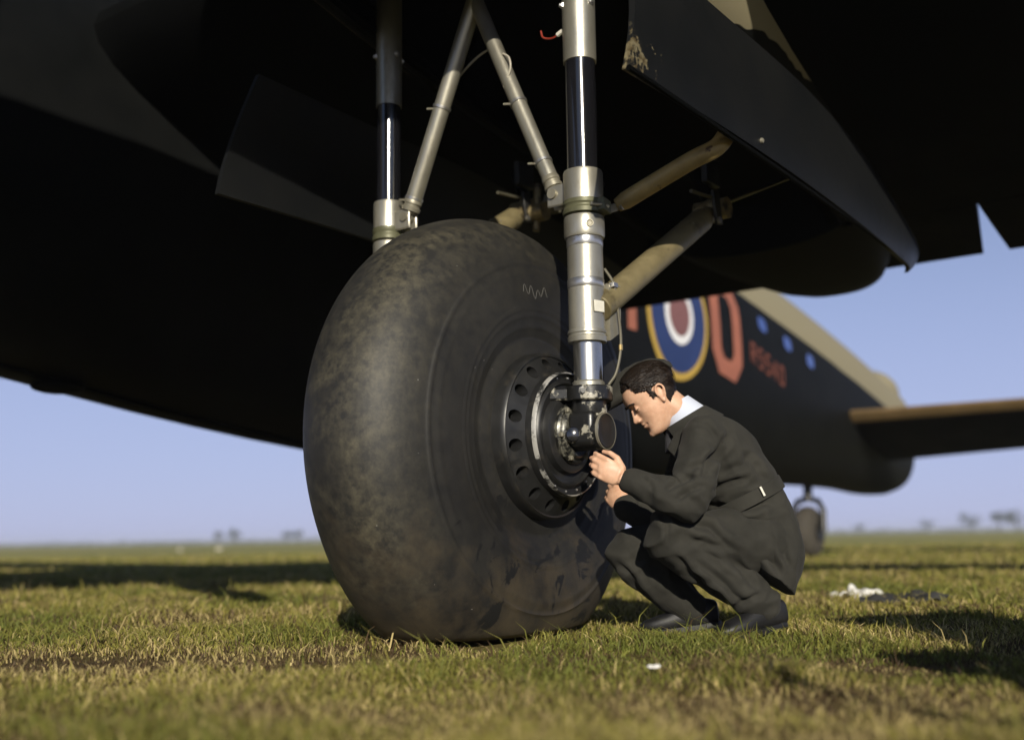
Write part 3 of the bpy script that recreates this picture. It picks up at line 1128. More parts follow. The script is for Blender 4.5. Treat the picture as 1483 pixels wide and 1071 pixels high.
def leg(t, dz, rs):
    Z0 = (0, t, 0)
    up = (0, 0, 1)
    L = lambda prof: [(h + (dz if h > 0.9 else 0), r * rs) for h, r in prof]
    main = MB().lathe(Z0, up, L([(1.090, 0.060), (1.095, 0.066), (1.25, 0.066), (1.441, 0.0655), (1.445, 0.066)]), 48).build('oleo_leg', 'silver_paint', bomber)
    pt = lambda nm, prof, mat, ang=35: MB().lathe(Z0, up, L(prof), 48).build(nm, mat, main, angle=ang)
    pt('band', [(1.250, 0.0662), (1.252, 0.0675), (1.282, 0.0675), (1.284, 0.0662)], 'bright_band')
    pt('band', [(1.405, 0.0662), (1.407, 0.0672), (1.436, 0.0672), (1.440, 0.0662)], 'bright_band')
    pt('lower_ring', [(1.050, 0.060), (1.052, 0.070), (1.070, 0.072), (1.074, 0.068), (1.080, 0.068), (1.084, 0.071), (1.094, 0.070), (1.097, 0.064)], 'silver_paint')
    pt('lower_collar', [(1.436, 0.060), (1.438, 0.072), (1.448, 0.075), (1.510, 0.075), (1.518, 0.072), (1.520, 0.06)], 'silver_paint')
    pt('clamp_band', [(1.524, 0.06), (1.526, 0.0775), (1.542, 0.0785), (1.548, 0.0745), (1.556, 0.0745), (1.562, 0.0785), (1.576, 0.0775), (1.578, 0.06)], 'olive_clamp')
    pt('upper_collar', [(1.576, 0.06), (1.578, 0.0735), (1.684, 0.0735), (1.692, 0.071), (1.694, 0.055)], 'silver_paint')
    pt('upper_piston', [(1.60, 0.0585), (2.20, 0.0585)], 'black_chrome')
    pt('upper_cylinder', [(2.118, 0.055), (2.120, 0.0625), (2.30, 0.0630), (2.95, 0.0630)], 'silver_paint')
    for a in (-100, -20, 60, 140):
        x, y = 0.062 * rs * math.cos(R(a)), 0.062 * rs * math.sin(R(a))
        MB().lathe((x, t + y, 2.345 + dz), (math.cos(R(a)), math.sin(R(a)), 0), [(0, 0.014), (0.006, 0.013), (0.007, 0.008), (0.014, 0.008)], 6).build('bolt', 'bright_band', main)
    pt('lower_piston', [(0.90, 0.052), (1.056, 0.052)], 'steel')
    pt('piston_foot', [(0.888, 0.05), (0.892, 0.058), (0.906, 0.058), (0.912, 0.053)], 'silver_paint')
    return main


leg_p = leg(-0.462, 0.0, 1.0)
leg_p['label'] = 'outboard leg, sunlit along its whole length'
leg_s = leg(0.507, 0.075, 0.88)
leg_s['label'] = 'inboard leg standing behind the tyre'
T = -0.462
# black forged foot with its lug, and the axle block
MB().lathe((0, T, 0), (0, 0, 1), [(0.72, 0.050), (0.77, 0.056), (0.80, 0.064), (0.838, 0.064), (0.838, 0.083), (0.842, 0.086), (0.886, 0.086), (0.890, 0.082), (0.892, 0.05)], 40).build('leg_foot', 'worn_black', leg_p)
fd = Vector((-0.45, 0.89, 0)).normalized()
Mz = Matrix.Rotation(math.atan2(fd.y, fd.x), 3, 'Z')
MB().box((0.0 + fd.x * 0.085, T + fd.y * 0.085, 0.864), (0.13, 0.085, 0.046), Mz).build('foot_lug', 'worn_black', leg_p, bevel=0.008)
MB().lathe((-0.072, T - 0.02, 0.868), (-0.8, -0.6, 0), [(0, 0.017), (0.012, 0.017), (0.013, 0.010), (0.02, 0.010)], 6).build('bolt', 'rim_black', leg_p)
MB().lathe((0, -0.38, WZ), OUT, [(0, 0.062), (0.02, 0.064), (0.065, 0.064), (0.145, 0.066), (0.149, 0.062)], 48).build('axle_block', 'worn_black', leg_p)
MB().box((0, -0.462, WZ + 0.01), (0.135, 0.105, 0.125)).build('axle_clamp', 'worn_black', leg_p, bevel=0.018)
MB().lathe((0, -0.528, WZ), OUT, [(0, 0.060), (0.003, 0.061), (0.006, 0.058), (0.003, 0.052), (0.002, 0.02)], 48).build('axle_cap', 'rim_black', leg_p)
MB().lathe((0, -0.524, WZ), OUT, [(0.0, 0.0665), (0.008, 0.066), (0.009, 0.0625), (0.0, 0.062)], 48, False).build('axle_cap_rim', 'silver_dark', leg_p)
# stub axle greased bolt shining below the block
MB().lathe((-0.052, -0.425, WZ - 0.012), (-0.82, -0.57, 0.05), [(0, 0.032), (0.018, 0.031), (0.030, 0.024), (0.034, 0.01)], 20).build('grease_cap', 'black_chrome', leg_p)

# plate and small screws
MB().box((-0.020, T - 0.0665, 1.175), (0.048, 0.004, 0.042), Matrix.Rotation(R(-16), 3, 'Z')).build('data_plate', 'plate_white', leg_p, bevel=0.002)
MB().lathe((-0.050, T - 0.054, 1.478), (-0.68, -0.73, 0), [(0, 0.014), (0.006, 0.014), (0.006, 0.010), (0.003, 0.008)], 14).build('drain_plug', 'silver_dark', leg_p)
# clamp buckle and drag lug on the outboard side
cb = Vector((0.72, -0.69, 0))
Mc = Matrix.Rotation(math.atan2(cb.y, cb.x), 3, 'Z')
MB().box((cb.x * 0.035 - 0.01, T - 0.078, 1.553), (0.075, 0.03, 0.05), Matrix.Rotation(R(10), 3, 'Z')).build('clamp_buckle', 'olive_clamp', leg_p, bevel=0.005)
MB().tube([(-0.055, T - 0.062, 1.548), (-0.02, T - 0.086, 1.549), (0.02, T - 0.092, 1.55)], 0.007, 8).build('clamp_bolt', 'bright_band', leg_p)

# centre bracing V between the legs ---------------------------------


def rod(name, a, b_, r, mat, n=28, taper=None):
    a, b_ = Vector(a), Vector(b_)
    d = (b_ - a).normalized()
    o = MB().lathe(a, d, [(0, r * 0.9), (0.004, r), ((b_ - a).length, r)], n).build(name, mat, bomber)
    return o, a, d


for (a, b_, r, lugt, sg) in (((0.0, 0.375, 1.735), (0.0, -0.02, 2.66), 0.0345, 0.45, 1), ((0.0, -0.325, 1.680), (0.0, 0.06, 2.60), 0.0315, -0.40, -1)):
    o, p, d = rod('bracing_strut', a, b_, r, 'silver_paint')
    o['label'] = 'inboard strut of the V between the legs' if sg > 0 else 'outboard strut of the V between the legs'
    MB().lathe(p - d * 0.03, d, [(0, r * 0.7), (0.004, r * 1.12), (0.018, r * 1.14), (0.022, r * 0.98), (0.032, r * 0.98), (0.036, r * 1.1), (0.052, r * 1.08), (0.056, r)], 28).build('end_fitting', 'silver_dark', o)
    q = p - d * 0.05
    mb = MB()
    for w in (-0.022, 0.022):
        mb.box((w, (q.y + lugt) / 2 + 0.01 * sg, q.z - 0.015), (0.014, abs(q.y - lugt) + 0.075, 0.085))
    mb.build('lug', 'silver_paint', o, bevel=0.012)
    MB().lathe((-0.038, q.y, q.z - 0.008), (1, 0, 0), [(0, 0.006), (0, 0.019), (0.076, 0.019), (0.076, 0.006)], 18).build('pin', 'silver_dark', o)
    for h in ((0.39, 0.0) if sg > 0 else (0.36, 0.07)):
        c = p + d * (h + 0.02)
        MB().lathe(c, d, [(0, r * 1.05), (0.001, r * 1.12), (0.012, r * 1.12), (0.013, r * 1.05)], 28, False).build('clip', 'bright_band', o)
        MB().tube([c + Vector((-0.024, 0.022, 0)), c + Vector((-0.032, 0.052, 0.004))], 0.005, 6).build('clip_screw', 'silver_dark', o)
w1 = spline([(0.02, 0.20, 2.12), (0.03, 0.19, 2.20), (0.05, 0.14, 2.27), (0.05, 0.06, 2.315), (0.05, -0.015, 2.335)], 5)
MB().tube(w1, 0.0045, 7).build('pipe', 'wire_pale', bomber)
w2 = spline([(-0.02, -0.12, 2.11), (-0.03, -0.16, 2.17), (-0.03, -0.155, 2.22), (-0.02, -0.12, 2.25)], 5)
MB().tube(w2, 0.004, 7).build('pipe', 'wire_pale', bomber)
w3 = spline([(-0.02, T + 0.07, 2.255), (-0.02, T + 0.11, 2.245), (-0.02, T + 0.15, 2.26), (-0.02, T + 0.16, 2.29)], 4)
wr = MB().tube(w3, 0.004, 7).build('wire', 'wire_red', bomber)
MB().tube([(-0.02, T + 0.06, 2.26), (-0.02, T + 0.085, 2.25)], 0.009, 8).build('connector', 'plate_white', wr)

mat_simple('ochre_dull', (0.20, 0.165, 0.085), 0.5, metal=0.3, var=0.25, scale=10, bmp=0.1, stain=(0.07, 0.055, 0.03), stain_scale=9, stain_lo=0.58, stain_hi=0.7)
mat_simple('brass_dull', (0.34, 0.27, 0.14), 0.4, metal=0.5, var=0.3, scale=25, stain=(0.03, 0.025, 0.02), stain_scale=18, stain_lo=0.5, stain_hi=0.6)
# drag struts running aft from both legs -----------------------------


def drag(t, dz, vis):
    a, b_ = Vector((0.02, t, 1.175 + dz)), Vector((0.86, t - 0.02, 1.70 + dz))
    o, p, d = rod('drag_strut', a, b_, 0.052, 'ochre_dull', 32)
    for k, rr in ((0.12, 0.0), (0.84, 0.0)):
        c = p + d * (k * 0.99)
        for j in range(5):
            an = R(-150 + 60 * j)
            u = d.orthogonal().normalized(); w = d.cross(u)
            nrm = u * math.cos(an) + w * math.sin(an)
            MB().lathe(c + nrm * 0.051, nrm, [(0, 0.006), (0.004, 0.005)], 6).build('rivet', 'silver_dark', o)
    q = b_ + d * 0.05
    MB().lathe(b_ - d * 0.02, d, [(0, 0.045), (0.03, 0.048), (0.06, 0.040), (0.10, 0.036)], 24).ball(b_ + d * 0.13, (0.055, 0.05, 0.055)).lathe(b_ + d * 0.13 + Vector((0, 0.075, 0)), (0, -1, 0), [(0, 0.03), (0, 0.047), (0.15, 0.047), (0.15, 0.03)], 20).build('knuckle', 'brass_dull', o)
    MB().box(b_ + d * 0.02 + Vector((0.02, -0.058, 0.045)), (0.055, 0.016, 0.15), Matrix.Rotation(R(-12), 3, 'Y')).build('latch_arm', 'rim_black', o, bevel=0.004)
    MB().lathe(b_ + d * 0.02 + Vector((0.0, -0.07, -0.02)), (0, -1, 0), [(0, 0.014), (0.012, 0.014), (0.013, 0.006)], 8).build('bolt', 'bright_band', o)
    MB().tube([b_ + Vector((0.03, -0.05, 0.10)), b_ + Vector((-0.06, -0.05, 0.085)), b_ + Vector((-0.19, -0.05, 0.072))], 0.008, 8).build('latch_rod', 'hose_grey', o)
    # upper half of the folding strut, going up into the bay
    MB().tube([b_ + d * 0.13, Vector((1.02, t + 0.04, 1.90 + dz)), Vector((1.05, t + 0.10, 2.0 + dz))], 0.030, 14).build('upper_link', 'bay_paint', o)
    MB().box(Vector((0.93, t - 0.04, 1.93 + dz)), (0.13, 0.03, 0.12)).build('bracket', 'rim_black', o, bevel=0.006)
    return o


drag(-0.50, 0.0, True)['label'] = 'dull olive strut running aft from the outboard leg'
drag(0.50, 0.20, False)['label'] = 'strut running aft from the inboard leg'
# gusset where the drag strut meets the leg
MB().add([(0.05, -0.53, 1.06), (0.05, -0.53, 1.27), (0.13, -0.53, 1.19), (0.125, -0.53, 1.10), (0.05, -0.505, 1.06), (0.05, -0.505, 1.27), (0.13, -0.505, 1.19), (0.125, -0.505, 1.10)],
         [(0, 1, 2, 3), (7, 6, 5, 4), (0, 4, 5, 1), (1, 5, 6, 2), (2, 6, 7, 3), (3, 7, 4, 0)]).build('gusset', 'silver_dark', leg_p)
# upper ochre tube
tb = spline([(0.13, -0.53, 1.585), (0.155, -0.68, 1.650), (0.18, -0.82, 1.710), (0.225, -0.90, 1.755), (0.29, -0.925, 1.84)], 5)
t_o = MB().tube(tb, [0.026] + [0.034] * (len(tb) - 1), 20).build('door_link_tube', 'ochre_tube', bomber)
MB().box((0.095, -0.52, 1.565), (0.09, 0.036, 0.03), Matrix.Rotation(R(-22), 3, 'Y')).build('fork_end', 'silver_dark', t_o, bevel=0.006)
MB().lathe((0.125, -0.548, 1.578), OUT, [(-0.05, 0.010), (0.0, 0.016), (0.010, 0.016), (0.012, 0.008)], 10).build('pin', 'bright_band', t_o)

# brake hose down the outboard leg
hs = spline([(0.055, -0.51, 1.33), (0.075, -0.535, 1.27), (0.095, -0.54, 1.16), (0.105, -0.54, 1.05), (0.085, -0.53, 0.95), (0.06, -0.51, 0.90)], 6)
h_o = MB().tube(hs, 0.0055, 8).build('brake_hose', 'hose_grey', bomber)
MB().box((0.075, -0.535, 1.268), (0.028, 0.02, 0.016)).build('hose_clip', 'bright_band', h_o)
MB().lathe((0.103, -0.54, 1.03), (0, 0, 1), [(0, 0.008), (0.02, 0.008)], 8).build('hose_clip', 'brass', h_o)
# thin dark stay from the knuckle up to the door
MB().tube([(0.99, -0.53, 1.79), (1.35, -0.86, 2.0)], 0.010, 8).build('door_stay', 'black_chrome', bomber)
MB().tube([(0.10, -0.45, 1.62), (1.0, 0.05, 2.02)], 0.010, 8).build('cross_stay', 'black_paint', bomber)
# cluster of small fittings behind the top of the tyre
cl = MB().lathe((0.94, 0.42, 1.93), (0, -1, 0), [(0, 0.02), (0, 0.045), (0.08, 0.045), (0.08, 0.02)], 16).tube([(0.94, 0.40, 1.84), (0.96, 0.40, 2.08)], 0.018, 10).build('up_lock', 'brass_dull', bomber)
MB().box((1.0, 0.34, 1.98), (0.10, 0.05, 0.05), Matrix.Rotation(R(25), 3, 'Y')).build('lever', 'silver_dark', cl, bevel=0.005)
# lining, roof and bulkheads of the wheel well
lin = [nac_ring(s, -math.pi / 2 + R(33), math.pi * 1.5 - R(33), 40, closed=False, k=0.958) for s in (-0.49, 0.0, 0.4, 0.8, 1.2, 1.6, 2.0, 2.4, 2.69)]
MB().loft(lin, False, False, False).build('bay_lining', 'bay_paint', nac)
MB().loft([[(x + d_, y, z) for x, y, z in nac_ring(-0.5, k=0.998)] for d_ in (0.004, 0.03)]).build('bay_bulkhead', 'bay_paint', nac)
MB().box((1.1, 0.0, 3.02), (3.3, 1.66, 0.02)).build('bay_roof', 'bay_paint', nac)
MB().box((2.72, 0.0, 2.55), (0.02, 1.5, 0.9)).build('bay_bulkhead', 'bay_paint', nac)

# ------------------------------------------------------------------ the airman
person = empty('person', (0.85, 3.93, 0.0))
tag(person, 'crouching airman in dark grey uniform and side cap, working under the wheel hub', 'person')
PO = Vector((0.85, 3.93, 0.0))


def to_person(o):
    o.parent = person
    o.matrix_parent_inverse = Matrix.Translation(-PO)
    return o


def V3(*a):
    return Vector(a)


# head frame: x to his right (away from the camera), y out of the face, z to the crown
HC = Vector((0.5057, 3.8800, 0.8520))
hf = Vector((-0.80, -0.06, -0.60)).normalized()
hr_ = Vector((-0.05, 1.0, 0.0))
hr_ = (hr_ - hf * hr_.dot(hf)).normalized()
hu = hr_.cross(hf).normalized()
HM = Matrix((hr_, hf, hu)).transposed()


def hw(x, y, z):
    return HC + HM @ Vector((x, y, z))


PROF = [  # z, front y, back y, half width
    (-0.119, 0.058, 0.020, 0.018), (-0.112, 0.078, 0.000, 0.030), (-0.100, 0.0855, -0.018, 0.041), (-0.085, 0.083, -0.032, 0.050),
    (-0.070, 0.083, -0.045, 0.0565), (-0.050, 0.084, -0.058, 0.062), (-0.030, 0.082, -0.072, 0.0655), (-0.010, 0.081, -0.086, 0.068),
    (0.012, 0.083, -0.095, 0.0705), (0.030, 0.0915, -0.100, 0.0735), (0.050, 0.0915, -0.102, 0.0755), (0.070, 0.085, -0.097, 0.0745),
    (0.088, 0.071, -0.086, 0.068), (0.102, 0.050, -0.066, 0.055), (0.112, 0.025, -0.042, 0.036), (0.117, 0.0, -0.018, 0.015)]
pf = smooth_interp([p[0] for p in PROF], [p[1] for p in PROF])
pb = smooth_interp([p[0] for p in PROF], [p[2] for p in PROF])
pw = smooth_interp([p[0] for p in PROF], [p[3] for p in PROF])


def head_ring(z, n=40, k=0.0):
    yf, yb, w = pf(z) + k, pb(z) - k, pw(z) + k
    c, h = (yf + yb) / 2, (yf - yb) / 2
    out = []
    for j in range(n):
        a = 2 * math.pi * j / n
        ca, sa = math.cos(a), math.sin(a)
        e = 2 / 2.25
        out.append((w * math.copysign(abs(ca) ** e, ca), c + h * math.copysign(abs(sa) ** e, sa), z))
    return out


body = MB()
body.loft([[hw(*q) for q in head_ring(z)] for z in np.linspace(-0.119, 0.117, 34)])
# nose
nose = [(0.022, 0.0885, 0.0075, 0.012), (0.008, 0.0915, 0.008, 0.014), (-0.008, 0.098, 0.0095, 0.018), (-0.022, 0.1055, 0.0125, 0.024),
        (-0.031, 0.110, 0.0145, 0.029), (-0.038, 0.106, 0.0135, 0.028), (-0.043, 0.094, 0.010, 0.018)]
body.loft([[hw(w * math.cos(a), yf - d + d * math.sin(a), z) for a in np.linspace(0, 2 * math.pi, 16, endpoint=False)] for z, yf, w, d in nose])
for sx in (-1, 1):
    body.ball(hw(sx * 0.0125, 0.089, -0.035), (0.0075, 0.010, 0.007), HM)                  # nostril wings
    # ears
    pts = [(sx * 0.071, -0.012, -0.028), (sx * 0.076, -0.010, -0.012), (sx * 0.080, -0.006, 0.006), (sx * 0.083, -0.012, 0.022), (sx * 0.085, -0.026, 0.029),
           (sx * 0.086, -0.037, 0.020), (sx * 0.084, -0.038, 0.004), (sx * 0.078, -0.029, -0.016), (sx * 0.073, -0.019, -0.030)]
    body.tube([hw(*q) for q in spline(pts, 3)], 0.0048, 8)
    body.ball(hw(sx * 0.0755, -0.021, -0.001), (0.0045, 0.013, 0.024), HM)
    body.ball(hw(sx * 0.074, -0.015, -0.029), (0.006, 0.008, 0.009), HM)
    body.ball(hw(sx * 0.0315, 0.0745, 0.006), (0.013, 0.011, 0.011), HM)                   # eyeball under the lid
body.ball(hw(0, 0.083, -0.0545), (0.021, 0.0095, 0.0055), HM)                               # upper lip
body.ball(hw(0, 0.081, -0.0665), (0.018, 0.0095, 0.0060), HM)                               # lower lip
body.ball(hw(0, 0.078, -0.100), (0.018, 0.012, 0.014), HM)                                  # chin
# neck and trunk, hidden by the clothes
NB = Vector((0.6263, 3.9000, 0.7818))
body.tube(spline([tuple(hw(0, -0.030, -0.02)), tuple(hw(0, -0.045, -0.085)), tuple(NB), (0.6762, 3.9200, 0.6946)], 5), 0.056, 24)
SH_L, SH_R = Vector((0.6703, 3.7700, 0.6961)), Vector((0.6957, 4.0900, 0.7251))
EL_L, EL_R = Vector((0.5831, 3.6600, 0.4702)), Vector((0.5874, 4.0800, 0.4093))
WR_L, WR_R = Vector((0.3791, 3.6900, 0.5517)), Vector((0.4007, 3.9800, 0.4686))
HP_L, HP_R = Vector((0.8613, 3.8400, 0.3389)), Vector((0.8908, 4.0300, 0.3305))
KN_L, KN_R = Vector((0.5079, 3.7700, 0.3683)), Vector((0.4202, 4.0000, 0.3057))
AN_L, AN_R = Vector((0.8482, 3.8500, 0.1338)), Vector((0.6405, 4.0400, 0.0969))
trunk = [(0.8784, 3.9400, 0.3311), (0.8355, 3.9400, 0.4728), (0.7553, 3.9300, 0.6237), (0.6848, 3.9200, 0.7197)]
body.tube(spline(trunk, 5), [0.10] * 13 + [0.085, 0.07, 0.055], 20)
body.ball(trunk[0], 0.10)


def limb(mb, pts, rad, n=20, m=6):
    q = spline([tuple(p) + (r,) for p, r in zip(pts, rad)], m)
    mb.tube([Vector(a[:3]) for a in q], [float(a[3]) for a in q], n)
    mb.ball(pts[0], rad[0] * 0.98)
    mb.ball(pts[-1], rad[-1] * 0.98)


limb(body, [SH_L + V3(0, 0.03, -0.01), EL_L, WR_L], [0.036, 0.030, 0.026])
limb(body, [SH_R + V3(0, -0.03, -0.01), EL_R + V3(0, 0, 0.005), WR_R], [0.036, 0.022, 0.022])
limb(body, [HP_L, KN_L + V3(0.03, 0, -0.01), AN_L], [0.06, 0.034, 0.032])
limb(body, [HP_R, KN_R + V3(0.03, 0, -0.01), AN_R], [0.06, 0.034, 0.032])


def hand(mb, wr, d, p, nrm, curl):
    """wrist, direction of the hand, direction towards the index finger, direction out of the palm"""
    d, p, nrm = d.normalized(), p.normalized(), nrm.normalized()
    B = Matrix((d, p, nrm)).transposed()
    mb.tube([wr - d * 0.012, wr, wr + d * 0.02], [0.027, 0.0255, 0.027], 16)
    mb.ball(wr + d * 0.050, (0.052, 0.040, 0.017), B)
    mb.ball(wr + d * 0.040 + p * 0.022 + nrm * 0.008, (0.034, 0.018, 0.017), B)
    for off, ln, k in ((0.032, 0.92, 0.9), (0.011, 1.0, 1.0), (-0.010, 0.95, 1.08), (-0.030, 0.76, 1.2)):
        a = wr + d * (0.088 - abs(off - 0.008) * 0.25) + p * off
        q = [a - d * 0.03, a]
        ang = 0.0
        for seg in (0.043, 0.027, 0.021):
            ang += curl * k
            q.append(q[-1] + (d * math.cos(ang) + nrm * math.sin(ang)) * seg * ln)
        mb.tube(q, [0.0098, 0.0102, 0.0092, 0.0084, 0.0066], 12)
        mb.ball(q[1], 0.0105); mb.ball(q[2], 0.0094); mb.ball(q[3], 0.0085); mb.ball(q[4], 0.0070)
    a = wr + d * 0.022 + p * 0.026 + nrm * 0.006
    q = [a, a + d * 0.034 + p * 0.026 + nrm * 0.010, a + d * 0.064 + p * 0.030 + nrm * 0.022, a + d * 0.086 + p * 0.024 + nrm * 0.036]
    mb.tube(q, [0.015, 0.0118, 0.0102, 0.0078], 12)
    mb.ball(q[1], 0.0118); mb.ball(q[2], 0.0102); mb.ball(q[3], 0.0080)


hand(body, WR_L, V3(-0.86, 0.05, 0.46), V3(0.46, -0.10, 0.86), V3(0.12, 0.95, 0.1), 0.55)
hand(body, WR_R, V3(-0.45, 0.62, 0.60), V3(0.50, -0.3, 0.8), V3(0.5, 0.7, -0.3), 0.5)
bm_ = remeshed(body, 0.0038, 3, 0.5)


def sculpt(me):
    """eye sockets, cheeks, mouth line and temples, as small moves along the surface normal"""
    a = verts_of(me)
    n = normals_of(me)
    loc = (a - np.array(HC)) @ np.array(HM)
    d = np.zeros(len(a))

    def dab(c, r, h):
        q = ((loc - np.array(c)) / np.array(r))
        return h * np.exp(-(q ** 2).sum(1))
    for sx in (-1, 1):
        d += dab((sx * 0.030, 0.083, 0.010), (0.014, 0.02, 0.009), -0.0042)
        d += dab((sx * 0.014, 0.086, 0.010), (0.007, 0.02, 0.010), -0.0040)
        d += dab((sx * 0.030, 0.090, 0.029), (0.018, 0.02, 0.006), 0.0030)
        d += dab((sx * 0.046, 0.055, -0.018), (0.018, 0.025, 0.014), 0.0030)
        d += dab((sx * 0.036, 0.065, -0.052), (0.014, 0.03, 0.016), -0.0030)
        d += dab((sx * 0.024, 0.080, -0.060), (0.006, 0.02, 0.006), -0.0030)
        d += dab((sx * 0.0305, 0.088, 0.0010), (0.012, 0.02, 0.0022), -0.0016)
    d += dab((0, 0.09, -0.0605), (0.022, 0.02, 0.0026), -0.0040)
    d += dab((0, 0.088, -0.081), (0.018, 0.02, 0.007), -0.0034)
    d += dab((0, 0.095, 0.018), (0.010, 0.02, 0.006), -0.0018)
    set_verts(me, a + n * d[:, None])


sculpt(bm_)
to_person(mesh_obj('body', bm_, 'skin', None, True, 80))

# eyebrows, lashes, lips' dark line
for sx in (-1, 1):
    pts = [hw(sx * 0.012, 0.0945, 0.024), hw(sx * 0.026, 0.0935, 0.0295), hw(sx * 0.040, 0.0845, 0.029), hw(sx * 0.050, 0.0735, 0.024)]
    to_person(MB().tube([Vector(q) for q in spline([tuple(p) for p in pts], 4)], [0.0028] + [0.0040] * 7 + [0.0034] * 4 + [0.0016], 8).build('eyebrow', 'brow_hair'))
    pts = [hw(sx * 0.020, 0.0825, 0.0005), hw(sx * 0.030, 0.0845, -0.0025), hw(sx * 0.040, 0.0785, -0.0010), hw(sx * 0.046, 0.0715, 0.003)]
    to_person(MB().tube([Vector(q) for q in spline([tuple(p) for p in pts], 3)], 0.0014, 6).build('eyelash', 'brow_hair'))


def hairline(x, y, z):
    """positive inside the hair"""
    ay = y
    top = z - 0.074 - 0.10 * max(0, ay - 0.02) * 1.0
    side = z - (0.030 + 0.50 * max(0.0, ay - 0.012))
    back = min(z + 0.072, -(ay - (-0.040)) * 1.5 + 0.02) if ay < -0.03 else -1
    burn = min(z + 0.002, 0.010 - abs(ay - 0.006)) if abs(x) > 0.055 else -1
    s2 = side if ay < 0.05 else -1
    return max(top, min(s2, 0.05), back, burn)


def build_hair():
    nz, na = 90, 150
    mb = MB()
    grid = []
    for i in range(nz):
        z = -0.080 + (0.117 + 0.080) * i / (nz - 1)
        grid.append(head_ring(z, na, 0.0))
    v, keep = [], []
    for i in range(nz):
        for j in range(na):
            x, y, z = grid[i][j]
            h = hairline(x, y, z)
            th = min(1, max(0, h / 0.05))
            body_ = 0.004 + 0.013 * th ** 0.8 * (1.0 if z > 0.02 else 0.45)
            wv = 0.0012 * math.sin(120 * (z - 0.35 * y) + 6 * noise.noise(Vector((x * 30, y * 12, z * 30)))) * th
            wv += 0.0022 * noise.noise(Vector((x * 50, y * 20, z * 60))) * th
            nrm = Vector((x, y + 0.008, (z - 0.02) * 0.9)).normalized()
            q = Vector((x, y, z)) + nrm * (body_ + wv)
            v.append(hw(*q))
            keep.append(h > 0.004 * noise.noise(Vector((x * 150, y * 150, z * 150))))
    f = []
    for i in range(nz - 1):
        for j in range(na):
            k = (j + 1) % na
            q = (i * na + j, i * na + k, (i + 1) * na + k, (i + 1) * na + j)
            if all(keep[a] for a in q):
                f.append(q)
    f.append(tuple((nz - 1) * na + j for j in range(na)))
    o = mb.add(v, f).build('hair', 'hair', None, True, 80)
    s = o.modifiers.new('s', 'SOLIDIFY')
    s.thickness = 0.006
    s.offset = -1
    return to_person(o)


build_hair()


def build_strands():
    rg = np.random.default_rng(3)
    v, f = [], []
    while len(f) < 5200:
        z = rg.uniform(-0.070, 0.116)
        ring = head_ring(z, 120, 0.0)
        j = int(rg.integers(0, 120))
        x, y, z = ring[j]
        h = hairline(x, y, z)
        if h < 0.002:
            continue
        th = min(1, max(0, h / 0.05))
        p = Vector((x, y, z))
        nrm = Vector((x, y + 0.008, (z - 0.02) * 0.9)).normalized()
        comb = Vector((rg.normal(0, 0.12), -1.0, -0.30 - (0.9 if z < 0.035 else 0.0) + rg.normal(0, 0.15)))
        comb = (comb - nrm * comb.dot(nrm)).normalized()
        sd = comb.cross(nrm).normalized()
        L = rg.uniform(0.012, 0.030) * (0.4 + 0.6 * th)
        lift = 0.0045 + (0.013 * th ** 0.8) * (1.0 if z > 0.02 else 0.45)
        o = len(v)
        for k, (u, w, e) in enumerate(((0, 0.0008, -0.001), (0.5, 0.0009, 0.0022), (1.0, 0.0002, 0.0002))):
            c = p + nrm * (lift + e + rg.normal(0, 0.0005)) + comb * L * u
            c -= nrm * (L * u) ** 2 * 6.0
            v += [hw(*(c - sd * w)), hw(*(c + sd * w))]
        f += [(o, o + 1, o + 3, o + 2), (o + 2, o + 3, o + 5, o + 4)]
    o = to_person(MB().add(v, f).build('hair_strands', 'hair_strand', None, True, 80))
    o['kind'] = 'stuff'


mat_simple('hair_strand', (0.016, 0.010, 0.0065), 0.42, var=0.5, scale=200)
build_strands()


def build_cap():
    """folded side cap pulled over to the far side of the head"""
    rings = []
    N = 25
    for i in range(N):
        u = -1 + 2 * i / (N - 1)
        y = 0.012 + 0.156 * u                       # runs from the nape to the brow
        lower = 0.060 + 0.010 * u - 0.012 * (1 - u * u)
        top = 0.150 - 0.054 * abs(u) ** 2.4 + 0.004 * u
        w = 0.052 * (1 - abs(u) ** 2.2) ** 0.6 + 0.004
        cx = 0.040 - 0.004 * u
        ring = []
        for q in range(16):
            a = 2 * math.pi * q / 16
            ca, sa = math.cos(a), math.sin(a)
            z = (lower + top) / 2 + (top - lower) / 2 * sa
            x = cx + w * ca * (1.0 - 0.72 * max(0, sa)) + 0.012 * sa
            ring.append(hw(x, y, z))
        rings.append(ring)
    me = remeshed(MB().loft(rings), 0.0045, 3)
    a = verts_of(me); n = normals_of(me)
    for i, p in enumerate(a):
        a[i] = p + n[i] * 0.0022 * noise.noise(Vector(p) * 45)
    set_verts(me, a)
    o = to_person(mesh_obj('cap', me, 'serge', None, True, 80))
    o['label'] = 'folded dark side cap'
    # turned-up curtain, a second layer along the lower edge
    rings = []
    for i in range(N):
        u = -1 + 2 * i / (N - 1)
        y = 0.012 + 0.162 * u
        lower = 0.056 + 0.010 * u - 0.012 * (1 - u * u)
        top = 0.112 - 0.030 * abs(u) ** 2.2 + 0.010 * u
        w = 0.056 * (1 - abs(u) ** 2.2) ** 0.6 + 0.005
        cx = 0.041 - 0.004 * u
        rings.append([hw(cx + w * math.cos(a_), y, (lower + top) / 2 + (top - lower) / 2 * math.sin(a_)) for a_ in np.linspace(0, 2 * math.pi, 16, endpoint=False)])
    to_person(MB().loft(rings).build('cap_curtain', 'serge', None, True, 80))
    to_person(MB().ball(hw(0.016, 0.160, 0.078), 0.0050).build('cap_button', 'brass'))


build_cap()


